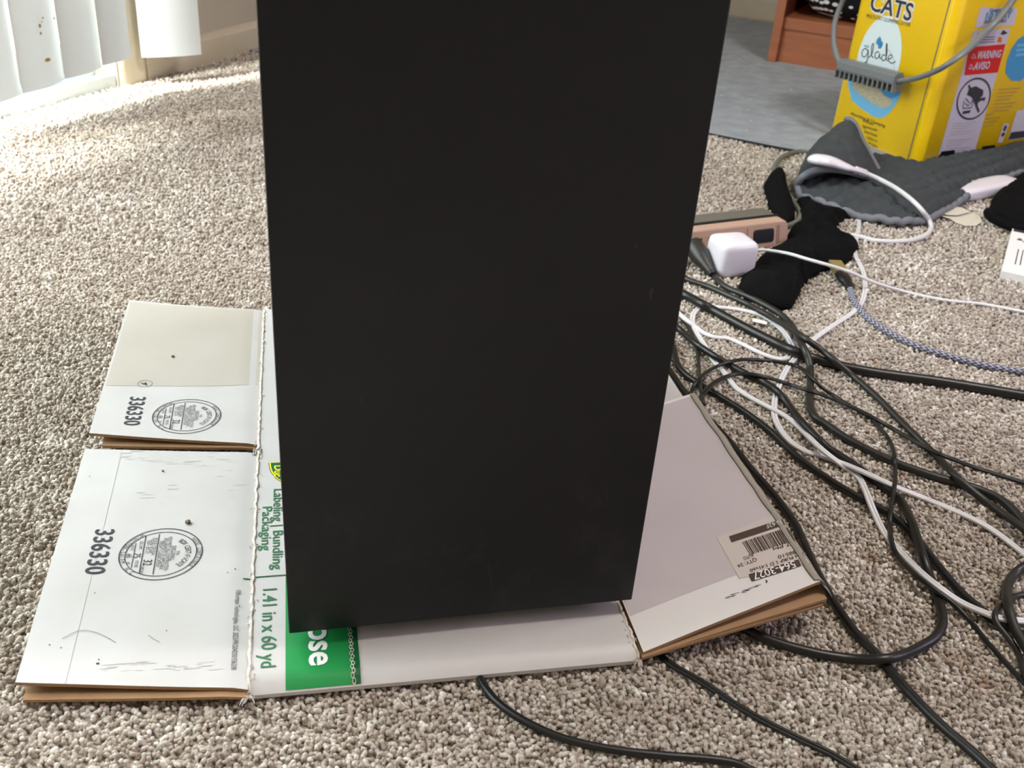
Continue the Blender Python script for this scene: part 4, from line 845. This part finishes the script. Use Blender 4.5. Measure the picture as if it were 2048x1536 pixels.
mb.add(vs, [(i, (i+1) % n, n+(i+1) % n, n+i) for i in range(n)]+[tuple(range(n-1, -1, -1)), tuple(range(n, 2*n))]); mb.build('lid', 'yellow', tub, angle=.7)
ff = mapper(K1, TX, ZD, -TY); sf_ = mapper(K2, TY, ZD, TX)
def onf(x, y): p = hit(x, y, K1, TY)-K1; return float(p@TX), float(p[2])
def ons(x, y): p = hit(x, y, K2, TX)-K2; return float(p@TY), float(p[2])
def pp(mb, fn, on, P, mi=0, h=.0004): poly(mb, fn, [on(*p) for p in P], mi, h)
def tl(mb, fn, on, s_, a, b, size, mi=0, h=.0010, bold=0.0, dy=0): 
    p, q = np.array(on(*a)), np.array(on(*b)); d = q-p; text(mb, fn, s_, tuple((p+q)/2), size, math.atan2(d[1], d[0]), bold=bold, width=float(np.linalg.norm(d)), mi=mi, h=h)
mb = MB(); tl(mb, ff, onf, 'CATS', (1742, 3), (1828, 26), .040, 1, .0008, .075); tl(mb, ff, onf, 'CATS', (1743, 3), (1826, 25), .038, 0, .0014, .02)
tl(mb, ff, onf, 'MULTI-CAT CLUMPING LITTER', (1734, 31), (1822, 50), .0085, 0)
tl(mb, ff, onf, 'Absorbing & Clumping', (1702, 226), (1771, 252), .0075, 0)
for i, (s_, w) in enumerate((('Litter', 22), ('Agglomerante', 30), ('absorbente', 26), ('y aglomerante', 22), ('para gatos', 18), ('multiples', 20))): tl(mb, ff, onf, s_, (1738-w/2+i*2.2, 240+i*11), (1738+w/2+i*2.2, 249+i*11), .0075, 0)
c = onf(1756, 123); disc(mb, ff, c, .0475, .075, 2, .0004)
ring(mb, ff, (c[0]+.008, c[1]-.006), .030, .0012, 30, mi=3, h=.0006, a0=-1.6, a1=1.4)
def stroke(P, w, mi=0, h=.0010, on=onf, fn=ff):
    Q = catmull([(*on(*p), 0) for p in P], n=6)
    for a, b in zip(Q[:-1], Q[1:]): bar(mb, fn, a[:2], b[:2], w, mi, h)
Z3 = lambda P: [(1648+x/4.3875, y/4.3886) for x, y in P]                 # from an enlarged view of the tub
for P in ([(388, 445), (365, 425), (338, 450), (340, 490), (362, 498), (384, 470), (392, 440), (388, 500), (372, 560), (355, 585), (345, 560), (380, 540)],
          [(395, 505), (425, 470), (438, 400), (432, 382), (420, 420), (422, 490), (440, 505)], [(488, 460), (468, 455), (450, 480), (458, 512), (480, 505), (492, 470), (492, 505), (505, 515)],
          [(545, 490), (525, 480), (508, 505), (520, 532), (545, 515), (556, 450), (555, 380), (548, 420), (552, 520), (562, 535)], [(572, 515), (592, 512), (600, 492), (584, 480), (568, 505), (575, 540), (600, 555), (632, 540)]): stroke(Z3(P), .0016)
stroke(Z3([(498, 330), (470, 362), (500, 372), (515, 385), (490, 398), (492, 425)]), .005, 4, .0012); pp(mb, ff, onf, Z3([(455, 375), (500, 325), (515, 400), (500, 430), (475, 395)]), 4, .0008)
tl(mb, ff, onf, 'with', *Z3([(355, 395), (398, 412)]), .007, 4)
# litter tray picture
pp(mb, ff, onf, Z3([(205, 705), (240, 672), (330, 690), (470, 715), (600, 770), (690, 770), (660, 870), (600, 960), (550, 1015), (490, 1038), (430, 1020), (330, 955), (245, 880), (222, 790)]), 5, .0006)
pp(mb, ff, onf, Z3([(250, 735), (290, 700), (340, 690), (410, 715), (470, 760), (520, 820), (590, 865), (600, 905), (560, 945), (500, 945), (400, 890), (300, 815), (255, 770)]), 6, .0010)
pp(mb, ff, onf, Z3([(480, 745), (560, 750), (690, 775), (655, 840), (590, 865), (530, 835)]), 4, .0014)
mb.build('front_label', ['ink', 'white', 'ltblue', 'lav', 'blueart', 'skyblue', 'litter'], body)
# labels of the long side
mb = MB(); pp(mb, sf_, ons, Z3([(1372, 62), (1700, 68), (1665, 222), (1322, 242)]), 0, .0004)
tl(mb, sf_, ons, '10 DAY', *Z3([(1418, 140), (1650, 120)]), .016, 3, bold=.03); tl(mb, sf_, ons, 'Guaranteed', *Z3([(1450, 88), (1640, 78)]), .007, 1, bold=.01); tl(mb, sf_, ons, 'ODOR CONTROL', *Z3([(1400, 192), (1600, 180)]), .007, 1, bold=.01)
pp(mb, sf_, ons, Z3([(1310, 268), (1636, 248), (1320, 1328), (1005, 1358)]), 0, .0004)
tl(mb, sf_, ons, 'LISTO', *Z3([(1345, 305), (1420, 298)]), .010, 1, bold=.01)
for k in range(3): q = Z3([(1340-k*4, 330+k*22), (1500-k*4, 322+k*22)]); bar(mb, sf_, ons(*q[0]), ons(*q[1]), .0012, 1, .0008)
pp(mb, sf_, ons, Z3([(1530, 320), (1560, 330), (1555, 372), (1515, 370)]), 5, .0008); pp(mb, sf_, ons, Z3([(1545, 300), (1570, 262), (1610, 290), (1570, 305)]), 1, .0008)
pp(mb, sf_, ons, Z3([(1270, 415), (1590, 385), (1522, 635), (1228, 660)]), 2, .0008)
tl(mb, sf_, ons, 'WARNING', *Z3([(1340, 482), (1548, 468)]), .017, 0, .0014, .03); tl(mb, sf_, ons, 'AVISO', *Z3([(1312, 580), (1450, 568)]), .017, 0, .0014, .03)
for q in ([(1265, 602), (1285, 560), (1304, 600)], [(1290, 508), (1308, 470), (1328, 505)]): 
    q = Z3(q); [bar(mb, sf_, ons(*q[i]), ons(*q[(i+1) % 3]), .001, 0, .0012) for i in range(3)]
el = [ons(*p) for p in Z3([(1310+140*math.cos(t)*1.0+38*math.sin(t)*-1, 865+178*math.sin(t)) for t in np.linspace(0, 2*PI, 48, endpoint=False)])]
for i in range(48): bar(mb, sf_, el[i], el[(i+1) % 48], .0030, 1, .0010)
q = Z3([(1265, 745), (1355, 980)]); bar(mb, sf_, ons(*q[0]), ons(*q[1]), .0035, 1, .0014)
pp(mb, sf_, ons, Z3([(1250, 830), (1275, 770), (1330, 755), (1395, 790), (1390, 840), (1350, 870), (1345, 925), (1320, 880), (1290, 850)]), 1, .0010)
pp(mb, sf_, ons, Z3([(1352, 865), (1415, 850), (1405, 885), (1375, 880), (1350, 900)]), 1, .0010)
pp(mb, sf_, ons, Z3([(1216, 975), (1285, 965), (1275, 990), (1210, 1000)]), 1, .0010)
for P in ([(1225, 880), (1215, 950), (1290, 945), (1305, 880)], [(1235, 905), (1260, 930), (1300, 880)], [(1240, 860), (1270, 900)]):
    P = Z3(P); [bar(mb, sf_, ons(*P[i]), ons(*P[i+1]), .0014, 1, .0010) for i in range(len(P)-1)]
for k in range(11):
    if k == 5: continue
    y = 1085+k*24; x0 = 1130-k*7; w = 210-(k % 3)*35; q = Z3([(x0, y), (x0+w, y-14)]); bar(mb, sf_, ons(*q[0]), ons(*q[1]), .0011, 4, .0008)
pp(mb, sf_, ons, Z3([(1760, 305), (1700, 345), (1640, 430), (1600, 540), (1590, 640), (1640, 705), (1720, 712), (1800, 650), (1850, 400)]), 3, .0006)
for k, s_ in enumerate(('LARGE', '35 LB', 'JUMBO')): q = Z3([(1690-k*6, 400+k*42), (1780-k*6, 388+k*42)]); tl(mb, sf_, ons, s_, q[0], q[1], .010, 4, .0010) if 0 else bar(mb, sf_, ons(*q[0]), ons(*q[1]), .004, 6, .0010)
for k in range(11): 
    x0 = 1530-k*9 - (45 if k > 6 else 0); y = 785+k*32; q = Z3([(x0, y), (x0+190-(k % 4)*22-(60 if k > 6 else 0), y-12)]); bar(mb, sf_, ons(*q[0]), ons(*q[1]), .0012, 7, .0006)
pp(mb, sf_, ons, Z3([(1690, 970), (1860, 945), (1830, 1200), (1610, 1230)]), 0, .0006); pp(mb, sf_, ons, Z3([(1640, 1160), (1850, 1135), (1835, 1195), (1612, 1225)]), 1, .0008)
pp(mb, sf_, ons, Z3([(1575, 1085), (1625, 1080), (1560, 1250), (1520, 1250)]), 0, .0006); disc(mb, sf_, ons(*Z3([(1585, 1125)])[0]), .004, .006, 1, .0008, 12); disc(mb, sf_, ons(*Z3([(1568, 1180)])[0]), .005, .004, 1, .0008, 12)
pp(mb, sf_, ons, Z3([(1765, 880), (1850, 865), (1840, 950), (1745, 960)]), 0, .0006)
mb.build('side_label', ['lav', 'ink', 'red', 'blueart', 'smudge', 'orangeink', 'skyblue', 'kraft'], body)
# swing handle and ribbed grip
fo_ = K1-TY*.030; so_ = K2+TX*.016
hf = lambda x, y, d=.030: hit(x, y, K1-TY*d, TY); hs = lambda x, y: hit(x, y, so_, TX)
piv = hs(2085, -95)
H_r = catmull([hf(1792, 163, .030), hf(1830, 157, .030), hf(1870, 143, .028), hf(1905, 122, .022), (hf(1942, 93, .012)+hs(1942, 93))/2, hs(1975, 60), hs(2005, 27), hs(2040, -22), piv], .006)
H_l = catmull([hf(1690, 138, .030), hf(1677, 120, .028), hf(1669, 95, .024), hf(1667, 70, .016), hf(1671, 40, .002), hf(1682, 10, -.02), hf(1697, -22, -.06)], .006)
hd = None
mb = MB(); mb.tube(H_r, .0062, 10, flat=.75); mb.tube(H_l, .0048, 8, flat=1.1); hd = mb.build('handle', 'gray', tub, smooth=True)
g0, g1 = hf(1683, 135), hf(1797, 165); gd = g1-g0; gl_ = np.linalg.norm(gd); gx = gd/gl_; gz = np.cross(gx, -TY); gz = gz/np.linalg.norm(gz); gz = gz if gz[2] > 0 else -gz
mb = MB(); pr2 = [(-.010, -.004), (.011, -.004), (.013, 0), (.012, .010), (.004, .016), (-.006, .016), (-.010, .010)]
mb.prism([g0+(-TY)*a+gz*b for a, b in pr2], [g1+(-TY)*a+gz*b for a, b in pr2]); gp = mb.build('grip', 'gray', hd)
nrib = 12
for i in range(nrib+1):
    mb = MB(); o = g0+gx*(gl_*i/nrib-.0016); mb.box(o-(-TY)*.010-gz*.016, gx*.0032, (-TY)*.023, gz*.014); mb.build('grip_rib', 'gray', hd)
mb = MB(); mb.box(g0-(-TY)*.010-gz*.0155, gx*gl_, (-TY)*.010, gz*.012); mb.build('grip_core', 'black', hd)

# ------------------------------------------------------------ wooden shelf unit with a spotted bag
S0 = g(1532, 129, 0); ux = g(1660, 150, 0)-S0; ux[2] = 0; ux /= np.linalg.norm(ux); uy = np.array([-ux[1], ux[0], 0]); SH = .62; SW = .50; SDp = .28
sh = empty('wooden_shelf', S0, 'reddish brown wooden shelf unit on the grey mat behind the yellow tub', 'shelf')
zs = .006
def sb(x0, x1, y0, y1, z0_, z1_, name, m='wood', par=sh): mb = MB(); mb.box(S0+ux*x0+uy*y0+ZD*z0_, ux*(x1-x0), uy*(y1-y0), ZD*(z1_-z0_)); return bevel(mb.build(name, m, par), .001)
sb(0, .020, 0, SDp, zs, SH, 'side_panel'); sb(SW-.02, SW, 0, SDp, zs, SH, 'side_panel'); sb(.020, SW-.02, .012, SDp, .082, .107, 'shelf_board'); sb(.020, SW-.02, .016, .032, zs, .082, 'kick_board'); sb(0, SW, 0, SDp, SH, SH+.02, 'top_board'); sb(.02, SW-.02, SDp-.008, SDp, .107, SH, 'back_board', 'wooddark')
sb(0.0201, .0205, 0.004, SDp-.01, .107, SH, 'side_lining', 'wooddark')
bagc = S0+ux*.155+uy*.13+ZD*.107
bag = empty('spotted_bag', bagc, 'black pouch with white spots sitting in the wooden shelf', 'bag')
def bagf(a, b):
    th = 2*PI*a; ph = PI*(b-.5); sg = lambda t, e=.6: math.copysign(abs(t)**e, t); return bagc+ux*.115*sg(math.cos(ph))*sg(math.cos(th))+uy*.10*sg(math.cos(ph))*sg(math.sin(th))+ZD*(.09+.088*sg(math.sin(ph))+.004*mnoise.noise(Vector((a*8, b*8, 3))))
mb = MB(); mb.grid(bagf, 40, 20); bb = mb.build('bag_body', 'bagblack', bag, smooth=True)
mb = MB(); random.seed(11)
for i in range(26):
    for j in range(9):
        a = .5+ (i+.5*(j % 2)+random.uniform(-.15, .15))/26*.62; b = .1+.088*j+random.uniform(-.01, .01)
        if b > .95: continue
        c = bagf(a, b); e1 = bagf(a+.01, b)-c; e2 = bagf(a, b+.02)-c; n1 = np.cross(e1, e2); nn = np.linalg.norm(n1)
        if nn < 1e-9: continue
        n1 /= nn; 
        if n1 @ (c-(bagc+ZD*.09)) < 0: n1 = -n1
        e1 = e1/np.linalg.norm(e1); e2 = np.cross(n1, e1); r = random.uniform(.0038, .0062); an = random.random()*3
        vs = [c+n1*.0012]+[c+n1*.0006+(e1*math.cos(t+an)*r*1.2+e2*math.sin(t+an)*r*.8) for t in np.linspace(0, 2*PI, 9)[:-1]]
        mb.add(vs, [(0, k+1, (k+1) % 8+1) for k in range(8)])
so = mb.build('spots', 'white', bag); so['kind'] = 'stuff'
